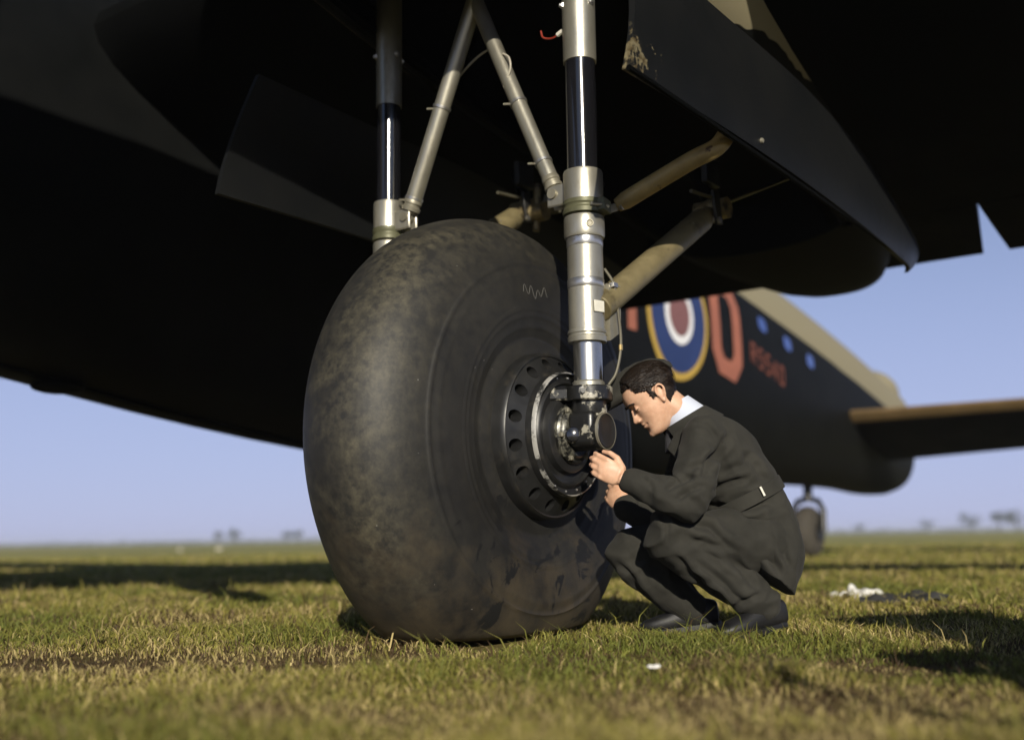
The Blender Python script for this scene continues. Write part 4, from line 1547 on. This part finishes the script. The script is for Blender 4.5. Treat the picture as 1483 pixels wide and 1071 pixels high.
# clothes -------------------------------------------------------------
def torso_ring(c, half_front, half_side, up, n=28, ex=2.2):
    c = Vector(c)
    side = Vector((0, -1, 0))
    up = Vector(up).normalized()
    fr = side.cross(up).normalized()
    out = []
    for j in range(n):
        a = 2 * math.pi * j / n
        ca, sa = math.cos(a), math.sin(a)
        e = 2 / ex
        out.append(c + fr * half_front * math.copysign(abs(ca) ** e, ca) + side * half_side * math.copysign(abs(sa) ** e, sa))
    return out


tun = MB()
sp = V3(-0.44, 0, 0.90)
TR_ = [((0.8968, 3.9400, 0.2058), 0.112, 0.180, V3(0.75, 0, 1)), ((0.8914, 3.9400, 0.2940), 0.132, 0.190, V3(0.25, 0, 1)), ((0.8671, 3.9400, 0.4028), 0.145, 0.182, V3(-0.30, 0, 0.95)),
       ((0.8260, 3.9400, 0.4830), 0.146, 0.172, sp), ((0.7824, 3.9400, 0.5687), 0.146, 0.180, sp), ((0.7463, 3.9300, 0.6465), 0.136, 0.192, sp), ((0.7088, 3.9300, 0.7102), 0.110, 0.190, V3(-0.5, 0, 0.86)),
       ((0.6736, 3.9200, 0.7528), 0.074, 0.140, V3(-0.55, 0, 0.83)), ((0.6503, 3.9100, 0.7774), 0.056, 0.074, V3(-0.6, 0, 0.8))]
tr_s = spline([tuple(c) + (a, b_) + tuple(u) for c, a, b_, u in TR_], 4)
tun.loft([torso_ring(q[:3], q[3], q[4], q[5:8]) for q in tr_s])


def sleeve(mb, s, e, w, rs):
    mid1 = s.lerp(e, 0.5); mid2 = e.lerp(w, 0.5)
    limb(mb, [s, mid1, e, mid2, w], rs, 24, 5)


sleeve(tun, SH_L, EL_L, WR_L + (EL_L - WR_L) * 0.10, [0.080, 0.071, 0.064, 0.060, 0.046])
sleeve(tun, SH_R, EL_R, WR_R + (EL_R - WR_R) * 0.10, [0.080, 0.074, 0.074, 0.070, 0.054])
tun_me = remeshed(tun, 0.0060, 6)


def folds(me, specs, fine=0.0035):
    """cloth folds: specs = (centre, radius, direction across the folds, wavelength, height)"""
    a = verts_of(me)
    n = normals_of(me)
    d = np.zeros(len(a))
    for i, p in enumerate(a):
        q = Vector(p)
        d[i] = fine * noise.noise(q * 9) + fine * 0.55 * noise.noise(q * 23)
    for c, r, ax, wl, h in specs:
        c = np.array(c); ax = np.array(Vector(ax).normalized())
        w = np.exp(-(((a - c) / r) ** 2).sum(1))
        o1 = Vector(ax).orthogonal().normalized()
        o2 = Vector(ax).cross(o1)
        idx = np.where(w > 0.02)[0]
        for i in idx:
            q = a[i] - c
            u, v_, w_ = q @ ax, q @ np.array(o1), q @ np.array(o2)
            k = noise.noise(Vector((u / wl * 0.85 + c[0] * 31, v_ / (wl * 3.2), w_ / (wl * 3.2) + c[2] * 17)))
            k2 = noise.noise(Vector((u / wl * 0.45 + c[2] * 11, v_ / (wl * 2.5) + 5, w_ / (wl * 2.5))))
            d[i] += 1.5 * h * w[i] * (0.45 - 1.6 * abs(k) + 0.8 * k2)
    set_verts(me, a + n * d[:, None])


folds(tun_me, [(EL_L, 0.12, V3(-0.6, 0, -0.8), 0.045, 0.016), ((0.7951, 3.7800, 0.4827), 0.13, V3(-0.35, 0, 0.95), 0.050, 0.015), ((0.6867, 3.7400, 0.6426), 0.11, V3(0.9, 0, 0.45), 0.060, 0.017),
               ((0.8994, 3.8000, 0.3194), 0.14, V3(0.95, 0, 0.25), 0.070, 0.016), ((0.4531, 3.6300, 0.5219), 0.08, V3(0.9, 0, 0.3), 0.040, 0.010), ((0.8431, 3.8000, 0.6326), 0.15, V3(0.5, 0, 0.85), 0.080, 0.013),
               ((0.6217, 3.6600, 0.5555), 0.09, V3(0.5, 0.2, 0.8), 0.050, 0.012)], 0.005)


def creases(me, lines, facing=-0.05):
    """pressed and pulled lines in the cloth of his near side; lines = (points, width, depth)"""
    a = verts_of(me)
    n = normals_of(me)
    d = np.zeros(len(a))
    wob = np.array([noise.noise(Vector(p) * 16) for p in a]) * 0.012
    near = np.clip((-n[:, 1] - facing) * 3, 0, 1)
    for pts, wd, dp in lines:
        q = np.array([[p[0], p[2]] for p in pts])
        best = np.full(len(a), 9.0); tt = np.zeros(len(a)); sd = np.zeros(len(a))
        for k in range(len(q) - 1):
            ab = q[k + 1] - q[k]
            ap = a[:, [0, 2]] - q[k]
            t = np.clip(ap @ ab / (ab @ ab), 0, 1)
            r = ap - t[:, None] * ab
            di = np.linalg.norm(r, axis=1)
            up = di < best
            best[up] = di[up]; tt[up] = (k + t[up]) / (len(q) - 1)
            sd[up] = (ab[0] * ap[up, 1] - ab[1] * ap[up, 0])
        best = best + wob * np.sign(sd)
        fade = np.clip(np.minimum(tt, 1 - tt) * 5, 0.0, 1)
        d += near * fade * dp * (-np.exp(-(best / wd) ** 2) + 0.55 * np.exp(-((best - 2.0 * wd) / (1.3 * wd)) ** 2))
    set_verts(me, a + n * d[:, None])


creases(tun_me, [([(0.6216, 3.7500, 0.5367), (0.6880, 3.7500, 0.6313), (0.7589, 3.7500, 0.7073)], 0.013, 0.016), ([(0.6535, 3.7500, 0.5005), (0.7316, 3.7500, 0.5350), (0.8164, 3.7500, 0.5574)], 0.012, 0.012),
                 ([(0.6808, 3.7500, 0.4692), (0.7746, 3.7500, 0.4346), (0.8908, 3.7500, 0.4706)], 0.011, 0.014), ([(0.7144, 3.7500, 0.4214), (0.8084, 3.7500, 0.3963), (0.9042, 3.7500, 0.4089)], 0.012, 0.012),
                 ([(0.5779, 3.7500, 0.5804), (0.6384, 3.7500, 0.5938), (0.7022, 3.7500, 0.6263)], 0.011, 0.010), ([(0.5033, 3.7500, 0.5101), (0.5642, 3.7500, 0.5377), (0.6082, 3.7500, 0.5608)], 0.011, 0.014),
                 ([(0.5329, 3.7500, 0.4716), (0.5822, 3.7500, 0.5088), (0.6401, 3.7500, 0.5221)], 0.010, 0.011), ([(0.4264, 3.7500, 0.5685), (0.4532, 3.7500, 0.5109), (0.4610, 3.7500, 0.4633)], 0.010, 0.007),
                 ([(0.6208, 3.7500, 0.7482), (0.6636, 3.7500, 0.7330), (0.7094, 3.7500, 0.6791)], 0.010, 0.007), ([(0.8069, 3.7500, 0.4152), (0.8680, 3.7500, 0.3085), (0.9101, 3.7500, 0.2124)], 0.013, 0.016),
                 ([(0.7489, 3.7500, 0.3973), (0.7969, 3.7500, 0.3097), (0.8354, 3.7500, 0.2275)], 0.012, 0.013), ([(0.7852, 3.7500, 0.6538), (0.8426, 3.7500, 0.6000), (0.8798, 3.7500, 0.5326)], 0.014, 0.010),
                 ([(0.8729, 3.7500, 0.4024), (0.9231, 3.7500, 0.3193), (0.9445, 3.7500, 0.2350)], 0.012, 0.010), ([(0.7087, 3.7500, 0.5592), (0.7946, 3.7500, 0.6008), (0.8525, 3.7500, 0.6527)], 0.013, 0.009)])
to_person(mesh_obj('tunic', tun_me, 'serge', None, True, 80))['label'] = 'dark grey serge tunic with a cloth belt'

trs = MB()
trs.ball((0.8728, 3.9400, 0.3188), (0.135, 0.18, 0.115))
limb(trs, [HP_L, HP_L.lerp(KN_L, 0.5) + V3(0, 0, 0.0), KN_L, KN_L.lerp(AN_L, 0.25), KN_L.lerp(AN_L, 0.6), AN_L + V3(0.012, 0, -0.010)], [0.108, 0.098, 0.078, 0.084, 0.080, 0.066], 24, 6)
limb(trs, [HP_R, HP_R.lerp(KN_R, 0.5), KN_R, KN_R.lerp(AN_R, 0.3), KN_R.lerp(AN_R, 0.65), AN_R], [0.112, 0.104, 0.086, 0.084, 0.078, 0.064], 24, 6)
# calf and thigh pressed together
trs.ball(HP_L.lerp(KN_L, 0.35) * 0.5 + KN_L.lerp(AN_L, 0.55) * 0.5, (0.10, 0.06, 0.05))
trs_me = remeshed(trs, 0.0060, 5)
folds(trs_me, [(KN_L, 0.13, V3(0.6, 0, -0.8), 0.055, 0.014), (KN_L.lerp(AN_L, 0.5), 0.15, V3(0.85, 0.1, 0.5), 0.070, 0.018), (KN_L.lerp(HP_L, 0.6), 0.13, V3(0.6, 0, 0.8), 0.055, 0.016),
               (KN_R, 0.12, V3(0.5, 0, -0.85), 0.06, 0.014), (AN_L, 0.09, V3(0.7, 0, -0.7), 0.035, 0.012), (KN_R.lerp(AN_R, 0.5), 0.13, V3(0.8, 0, 0.6), 0.06, 0.014)], 0.0055)
creases(trs_me, [([(0.5478, 3.7500, 0.4241), (0.6649, 3.7500, 0.3798), (0.7720, 3.7500, 0.2844)], 0.013, 0.016), ([(0.5854, 3.7500, 0.3529), (0.6980, 3.7500, 0.3230), (0.7891, 3.7500, 0.2468)], 0.012, 0.012),
                 ([(0.6969, 3.7500, 0.2996), (0.7768, 3.7500, 0.2377), (0.8320, 3.7500, 0.1627)], 0.013, 0.014), ([(0.5266, 3.7500, 0.3070), (0.6449, 3.7500, 0.1934), (0.7581, 3.7500, 0.0948)], 0.013, 0.013),
                 ([(0.5785, 3.7500, 0.3015), (0.6927, 3.7500, 0.2066), (0.8059, 3.7500, 0.1124)], 0.012, 0.014), ([(0.7357, 3.7500, 0.1181), (0.7953, 3.7500, 0.1356), (0.8556, 3.7500, 0.1623)], 0.010, 0.010),
                 ([(0.4885, 3.7500, 0.4321), (0.5229, 3.7500, 0.3962), (0.5131, 3.7500, 0.3259)], 0.011, 0.008), ([(0.3645, 3.7500, 0.2769), (0.4324, 3.7500, 0.1876), (0.5001, 3.7500, 0.1058)], 0.012, 0.010)])
to_person(mesh_obj('trousers', trs_me, 'serge', None, True, 80))

# belt, its metal keeper, collar, lapel, tie, shoulder badge
i0 = 13
q = tr_s[12]
ring_b = []
for dz, k in ((-0.024, 1.03), (-0.022, 1.055), (0.022, 1.055), (0.024, 1.03)):
    up = Vector(q[5:8]).normalized()
    ring_b.append(torso_ring(Vector(q[:3]) + up * dz, q[3] * k + 0.004, q[4] * k + 0.004, q[5:8]))
to_person(MB().loft(ring_b, False, False).build('belt', 'serge', None, True, 60))
bc = Vector((0.8598, 3.7520, 0.5068))
to_person(MB().box(bc, (0.007, 0.010, 0.034), Matrix.Rotation(R(-24), 3, 'Y')).build('belt_keeper', 'plate_white', None, False))


def collar(name, mat, c0, c1, r0, r1, up, th, a0=-150, a1=150):
    side = Vector((0, -1, 0)); up = Vector(up).normalized(); fr = side.cross(up).normalized()
    o_, i_ = [], []
    rings = []
    for j in range(29):
        a = R(a0 + (a1 - a0) * j / 28)
        # angle 180 = front of the throat
        di = -fr * math.cos(a) + side * math.sin(a)
        p0 = Vector(c0) + di * r0; p1 = Vector(c1) + di * r1
        rings.append([p0, p0 + di * th, p1 + di * th, p1])
    return to_person(MB().loft(rings).build(name, mat, None, True, 50))


cu = V3(-0.50, 0, 0.86)
CB = Vector((0.6323, 3.9050, 0.7873)); CT = Vector((0.5948, 3.9000, 0.8126))
collar('shirt_collar', 'shirt', CB - cu * 0.03, CT + cu * 0.022, 0.084, 0.0605, cu, 0.004, -158, 158)
collar('tunic_collar', 'serge', CB - cu * 0.065, CT - cu * 0.040, 0.112, 0.090, cu, 0.007, -140, 140)
tk = Vector((0.5596, 3.8750, 0.7075))
to_person(MB().tube([Vector((0.5693, 3.8650, 0.7363)), tk, Vector((0.5661, 3.8650, 0.6544))], [0.016, 0.013, 0.022], 10).build('tie', 'tie'))
to_person(MB().add([(0.5467, 3.8300, 0.6642), (0.5815, 3.8150, 0.7312), (0.6173, 3.7900, 0.7428), (0.5822, 3.7850, 0.6163), (0.5488, 3.8450, 0.6654), (0.5838, 3.8300, 0.7326), (0.6197, 3.8050, 0.7443), (0.5845, 3.8000, 0.6173)],
                   [(0, 1, 2, 3), (7, 6, 5, 4), (0, 4, 5, 1), (1, 5, 6, 2), (2, 6, 7, 3), (3, 7, 4, 0)]).build('lapel', 'serge', None, True, 30, 0.004))
mat_simple('badge', (0.16, 0.15, 0.14), 0.8)
to_person(MB().tube([Vector((0.6250, 3.7750, 0.7533)), Vector((0.6409, 3.7650, 0.7641)), Vector((0.6580, 3.7650, 0.7687))], [0.002, 0.004, 0.002], 8).build('shoulder_badge', 'badge'))


def shoe(ankle, toe_dir, pitch_, yaw_off=0.0):
    d = Vector(toe_dir).normalized()
    s = Vector((0, 0, 1)).cross(d).normalized()
    up = d.cross(s).normalized()
    rows = [(-0.085, 0.026, 0.03, 0.075), (-0.078, 0.036, 0.0, 0.085), (-0.04, 0.040, 0.0, 0.098), (0.0, 0.040, 0.0, 0.100), (0.05, 0.043, 0.0, 0.082), (0.10, 0.050, 0.0, 0.062),
            (0.15, 0.050, 0.0, 0.052), (0.185, 0.040, 0.002, 0.044), (0.205, 0.020, 0.01, 0.032)]
    base = ankle - up * 0.085
    rings = []
    for l, w, z0, z1 in rows:
        rings.append([base + d * l + s * w * math.copysign(abs(math.cos(a)) ** 0.8, math.cos(a)) + up * ((z0 + z1) / 2 + (z1 - z0) / 2 * math.copysign(abs(math.sin(a)) ** 0.7, math.sin(a))) for a in np.linspace(0, 2 * math.pi, 18, endpoint=False)])
    o = to_person(MB().loft(rings).build('shoe', 'leather', None, True, 70))
    sr = []
    for z in (-0.014, -0.012, 0.006, 0.008):
        k = 1.0 if z in (-0.012, 0.006) else 0.94
        sr.append([base + d * (0.06 + 0.150 * math.cos(a)) + s * (0.053 * k) * math.copysign(abs(math.sin(a)) ** 0.75, math.sin(a)) * (0.86 + 0.16 * math.cos(a)) + up * z for a in np.linspace(0, 2 * math.pi, 26, endpoint=False)])
    to_person(MB().loft(sr).build('shoe_sole', 'leather', None, True, 40))
    return o


shoe(AN_L + V3(0.01, 0, -0.012), V3(-0.88, -0.38, -0.16), 0)
shoe(AN_R + V3(0.01, 0, 0.02), V3(-0.95, 0.1, -0.12), 0)

# ------------------------------------------------------------------ litter on the grass


def rag(name, loc, rx, ry, h, mat, seed, label, cat):
    N = 22
    v, f = [], []
    for i in range(N):
        for j in range(N):
            u, w = -1 + 2 * i / (N - 1), -1 + 2 * j / (N - 1)
            r = math.hypot(u, w) + 1e-6
            k = max(abs(u), abs(w)) / r
            edge = 1 + 0.28 * noise.noise(Vector((u * 1.7 + seed, w * 1.7, 3)))
            x, y = u * k * rx * edge, w * k * ry * edge
            n1 = noise.noise(Vector((u * 1.6 + seed, w * 1.6, 0.3))) + 0.6 * noise.noise(Vector((u * 3.7, w * 3.7 + seed, 1.3)))
            z = h * max(0.0, 0.35 + 0.9 * n1) * (1 - 0.6 * min(1, r * k) ** 3)
            v.append((x, y, z))
    for i in range(N - 1):
        for j in range(N - 1):
            f.append((i * N + j, (i + 1) * N + j, (i + 1) * N + j + 1, i * N + j + 1))
    o = MB().add(v, f).build(name, mat, None, True, 80)
    s = o.modifiers.new('s', 'SOLIDIFY'); s.thickness = 0.004
    o.location = loc
    return tag(o, label, cat)


rag('rag', (1.91, 6.15, 0.012), 0.15, 0.12, 0.060, 'rag_white', 2.3, 'crumpled white cloth lying on the grass behind the crouching airman', 'rag')
rag('crumpled_sheet', (1.98, 5.62, 0.01), 0.24, 0.26, 0.070, 'sheet_dark', 7.9, 'dark grey sheet lying crumpled on the grass near the white cloth', 'cover')  # low dark grey sheet with a crumpled surface
rag('paper_scrap', (0.335, 2.72, 0.045), 0.016, 0.010, 0.007, 'rag_white', 4.1, 'tiny white paper scrap in the grass in front of the airman', 'paper')
for i, (x, y) in enumerate(((-17.5, 57.0), (-15.6, 57.5))):
    mb = MB().add([(-0.55, -0.02, 0.0), (0.55, -0.02, 0.0), (0.45, -0.02, 0.42), (-0.45, -0.02, 0.42), (-0.55, 0.5, 0.0), (0.55, 0.5, 0.0), (0.45, 0.18, 0.42), (-0.45, 0.18, 0.42)],
                  [(3, 2, 1, 0), (4, 5, 6, 7), (0, 1, 5, 4), (1, 2, 6, 5), (2, 3, 7, 6), (3, 0, 4, 7)])
    o = mb.build('field_marker', 'wire_pale', None, False)
    o.location = (x, y, 0)
    o.scale = (0.28, 0.28, 0.34) if i else (0.22, 0.22, 0.25)
    tag(o, ('larger, right-hand one of two small markers far out on the airfield' if i else 'smaller, left-hand one of two small markers far out on the airfield'), 'marker', 'markers far out on the airfield')

# cart-shaped shadow caster, added out of view to shade the right foreground
cart = empty('shadow_cart', (1.72, 1.30, 0), R(8))
tag(cart, 'unseen cart-shaped shadow caster added right of the airman, outside the view', 'shadow caster')
MB().box((0.05, 0, 0.48), (1.10, 0.55, 0.42)).build('box', 'olive_clamp', cart, bevel=0.02)
MB().box((0.22, 0.24, 0.96), (0.76, 0.03, 0.54), Matrix.Rotation(R(-8), 3, 'X')).build('lid', 'olive_clamp', cart, bevel=0.01)
MB().box((0.05, 0, 0.24), (1.0, 0.40, 0.05)).build('chassis', 'rim_black', cart, bevel=0.01)
for sx in (-0.36, 0.44):
    for sy in (-0.31, 0.31):
        w_ = MB().lathe((sx, sy - 0.045, 0.17), (0, 1, 0), [(0, 0.06), (0.0, 0.12), (0.015, 0.16), (0.045, 0.17), (0.075, 0.16), (0.09, 0.12), (0.09, 0.06)], 28).build('wheel', 'tail_tyre', cart)
        MB().lathe((sx, sy - 0.055, 0.17), (0, 1, 0), [(0, 0.03), (0.0, 0.08), (0.11, 0.08), (0.11, 0.03)], 20).build('hub', 'silver_dark', w_)
MB().tube([(-0.5, 0, 0.25), (-0.8, 0, 0.32), (-0.98, 0, 0.62)], 0.018, 10).tube([(-0.98, -0.14, 0.62), (-0.98, 0.14, 0.62)], 0.016, 10).build('handle', 'rim_black', cart)

# ------------------------------------------------------------------ trees on the horizon


def tree(x, y, h, w, seed, label):
    rg = np.random.default_rng(seed)
    t = empty('tree', (x, y, 0))
    tag(t, label, 'tree', 'trees along the horizon')
    mb = MB().tube([(0, 0, 0), (0.1, 0, h * 0.25), (0, 0.1, h * 0.6)], [h * 0.035, h * 0.028, h * 0.012], 8)
    for k in range(5):
        a = rg.uniform(0, 6.28)
        mb.tube([(0, 0, h * (0.28 + 0.06 * k)), (math.cos(a) * w * 0.3, math.sin(a) * w * 0.3, h * (0.5 + 0.07 * k))], [h * 0.014, h * 0.004], 6)
    mb.build('trunk', 'bark', t)
    lobes = [(rg.uniform(-0.32, 0.32) * w, rg.uniform(-0.32, 0.32) * w, h * rg.uniform(0.42, 0.82), rg.uniform(0.16, 0.28) * w) for _ in range(11)]
    v, f = [], []
    for lx, ly, lz, lr in lobes:
        for _ in range(90):
            d = rg.normal(size=3); d /= np.linalg.norm(d)
            c = np.array([lx, ly, lz]) + d * lr * rg.uniform(0.55, 1.0) * np.array([1, 1, 0.8])
            s = rg.uniform(0.14, 0.30) * h * 0.12
            u = rg.normal(size=3); u /= np.linalg.norm(u)
            p = np.cross(u, d); p /= (np.linalg.norm(p) + 1e-6)
            o = len(v)
            v += [tuple(c + u * s), tuple(c + p * s * 0.7), tuple(c - u * s), tuple(c - p * s * 0.7)]
            f.append((o, o + 1, o + 2, o + 3))
    MB().add(v, f).build('crown', 'leaf', t, False)


D = 420.0
for i, (px, h, w, lb) in enumerate(((317, 3.9, 3.6, 'left tree of the close pair on the left horizon'), (341, 4.6, 4.2, 'right, taller tree of the close pair on the left horizon'),
                                    (415, 4.0, 4.2, 'left tree of the pair beside the left edge of the big tyre'), (432, 3.8, 3.6, 'right tree of the pair beside the left edge of the big tyre'),
                                    (1333, 3.6, 5.0, 'low lone tree on the right horizon, leftmost there'), (1395, 5.6, 7.0, 'broad tree standing left of the tight pair on the right horizon'),
                                    (1436, 6.2, 6.6, 'left tree of the tight pair at the far right of the horizon'), (1460, 6.4, 5.6, 'right tree of the tight pair at the far right of the horizon'),
                                    (1236, 2.9, 5.0, 'low bushy tree on the horizon just right of the tail wheel'))):
    tree((px - 741.5) / 1560 * D, D, h * 1.35, w * 1.35, 30 + i, lb)

# long low hedge far away, reads as one mass
v, f = [], []
rg = np.random.default_rng(5)
for k in range(5200):
    x = rg.uniform(-620, 620)
    y = 900 + 40 * math.sin(x * 0.01)
    top = 2.2 + 2.4 * max(0, noise.noise(Vector((x * 0.012, 2, 0)))) + 1.5 * noise.noise(Vector((x * 0.06, 5, 0)))
    z = rg.uniform(0, max(0.8, top))
    s = rg.uniform(0.5, 1.1)
    a = rg.uniform(-0.7, 0.7)
    o = len(v)
    v += [(x - s * math.cos(a), y - s * math.sin(a), z - s * 0.5), (x + s * math.cos(a), y + s * math.sin(a), z - s * 0.5 + 0.2), (x + s * 0.6 * math.cos(a), y + rg.uniform(-1, 1), z + s * 0.6), (x - s * 0.7 * math.cos(a), y + rg.uniform(-1, 1), z + s * 0.5)]
    f.append((o, o + 1, o + 2, o + 3))
tag(MB().add(v, f).build('hedgerow', 'leaf', None, False), 'low dark hedge line running along the far edge of the airfield', 'hedge', kind='stuff')

# ------------------------------------------------------------------ grass


def build_grass():
    N = 380000
    # density falls with the square of the distance, so blades keep about one size in view
    y = np.exp(rng.uniform(math.log(1.15), math.log(34.0), N))
    x = y * rng.uniform(-0.66, 0.66, N)
    jx = rng.uniform(0, 1, N)
    keep = np.ones(N, bool)
    # blades cannot grow under the tyre or the shoes
    dx, dy = x - WX, y - WY
    s_ = dx * math.cos(R(54)) + dy * math.sin(R(54))
    t_ = -dx * math.sin(R(54)) + dy * math.cos(R(54))
    keep &= ~((np.abs(s_) < 0.40) & (np.abs(t_) < 0.27))
    keep &= ~((np.abs(x - 0.82) < 0.16) & (np.abs(y - 3.83) < 0.10))
    dirt = np.zeros(N); gz = np.zeros(N); clump = np.zeros(N); tone = np.zeros(N)
    for i in range(N):
        px, py = float(x[i]), float(y[i])
        if py < 12:
            dirt[i] = dirt_at(px, py)
        gz[i] = ground_z(px, py)
        clump[i] = noise.noise(Vector((px * 2.6, py * 2.6, 20))) + 0.5 * noise.noise(Vector((px * 8, py * 8, 30)))
        tone[i] = 1.5 * noise.noise(Vector((px * 1.1, py * 0.8, 40))) + 0.6 * noise.noise(Vector((px * 4, py * 4, 50)))
    keep &= jx > dirt * 0.55
    x, y, gz, clump, tone, dirt = x[keep], y[keep], gz[keep], clump[keep], tone[keep], dirt[keep]
    n = len(x)
    h = (0.028 + 0.032 * np.clip(clump, -0.75, 1.4)) * rng.uniform(0.5, 1.6, n) * (1 - 0.6 * dirt)
    tall = rng.uniform(0, 1, n) < 0.03
    h[tall] *= rng.uniform(1.6, 2.8, tall.sum())
    h = np.clip(h, 0.008, 0.15)
    w = np.clip(0.0017 * y ** 0.8, 0.0024, 0.020) * rng.uniform(0.7, 1.4, n)
    az = rng.uniform(0, 2 * math.pi, n)
    lean = rng.uniform(0.2, 1.6, n) * h
    lx, ly = np.cos(az) * lean, np.sin(az) * lean
    fa = rng.uniform(0, 2 * math.pi, n)
    wx, wy = np.cos(fa) * w / 2, np.sin(fa) * w / 2
    V = np.empty((n, 5, 3))
    V[:, 0] = np.stack([x - wx, y - wy, gz - 0.006], 1)
    V[:, 1] = np.stack([x + wx, y + wy, gz - 0.006], 1)
    V[:, 2] = np.stack([x + wx * 0.75 + lx * 0.35, y + wy * 0.75 + ly * 0.35, gz + h * 0.62], 1)
    V[:, 3] = np.stack([x - wx * 0.75 + lx * 0.35, y - wy * 0.75 + ly * 0.35, gz + h * 0.62], 1)
    V[:, 4] = np.stack([x + lx, y + ly, gz + h * rng.uniform(0.8, 1.0, n)], 1)
    base = np.arange(n)[:, None] * 5
    loops = np.concatenate([base + np.array([[0, 1, 2, 3]]), base + np.array([[3, 2, 4]])], 1).reshape(-1)
    starts = (np.arange(n)[:, None] * 7 + np.array([[0, 4]])).reshape(-1)
    me = bpy.data.meshes.new('grass')
    me.vertices.add(n * 5)
    me.vertices.foreach_set('co', V.reshape(-1))
    me.loops.add(len(loops))
    me.loops.foreach_set('vertex_index', loops.astype(np.int32))
    me.polygons.add(2 * n)
    me.polygons.foreach_set('loop_start', starts.astype(np.int32))
    me.update(calc_edges=True)
    # green, olive, straw and dead brown blades
    green = np.array([0.150, 0.168, 0.034]); olive = np.array([0.310, 0.270, 0.062]); straw = np.array([0.55, 0.44, 0.19]); dead = np.array([0.095, 0.062, 0.032])
    k = np.clip(0.5 + 0.55 * tone + rng.normal(0, 0.22, n), 0, 1)[:, None]
    c = green * (1 - k) + olive * k
    u = rng.uniform(0, 1, n)
    ps = np.clip(0.18 + 0.30 * tone + 0.30 * dirt, 0.03, 0.6)
    c[u < ps] = straw * rng.uniform(0.6, 1.1, (u < ps).sum())[:, None]
    dd = u > 0.89 - 0.90 * dirt - 0.12 * np.clip(-clump, 0, 1)
    c[dd] = dead
    c *= rng.uniform(0.75, 1.25, n)[:, None]
    C4 = np.ones((n, 5, 4))
    C4[:, :, :3] = c[:, None, :]
    C4[:, 4, :3] *= 1.25
    at_ = me.attributes.new('tint', 'FLOAT_COLOR', 'POINT')
    at_.data.foreach_set('color', C4.reshape(-1))
    me.materials.append(MATS['grass_blade'])
    o = bpy.data.objects.new('grass', me)
    COL.objects.link(o)
    tag(o, 'short rough grass, green mixed with straw-coloured blades, around the wheel', 'grass', kind='stuff')


build_grass()

# ------------------------------------------------------------------ air
m = bpy.data.materials.new('air')
m.use_nodes = True
nt = m.node_tree
nt.nodes.remove(nt.nodes['Principled BSDF'])
pv = nt.nodes.new('ShaderNodeVolumePrincipled')
pv.inputs['Color'].default_value = (0.86, 0.90, 1.0, 1)
pv.inputs['Density'].default_value = 0.0006
nt.links.new(pv.outputs[0], nt.nodes['Material Output'].inputs['Volume'])
MATS['air'] = m
tag(MB().box((0, 0, 2.5), (11000, 11000, 7.2)).build('haze', 'air', None, False), 'thin pale haze over the airfield', 'haze', kind='stuff')
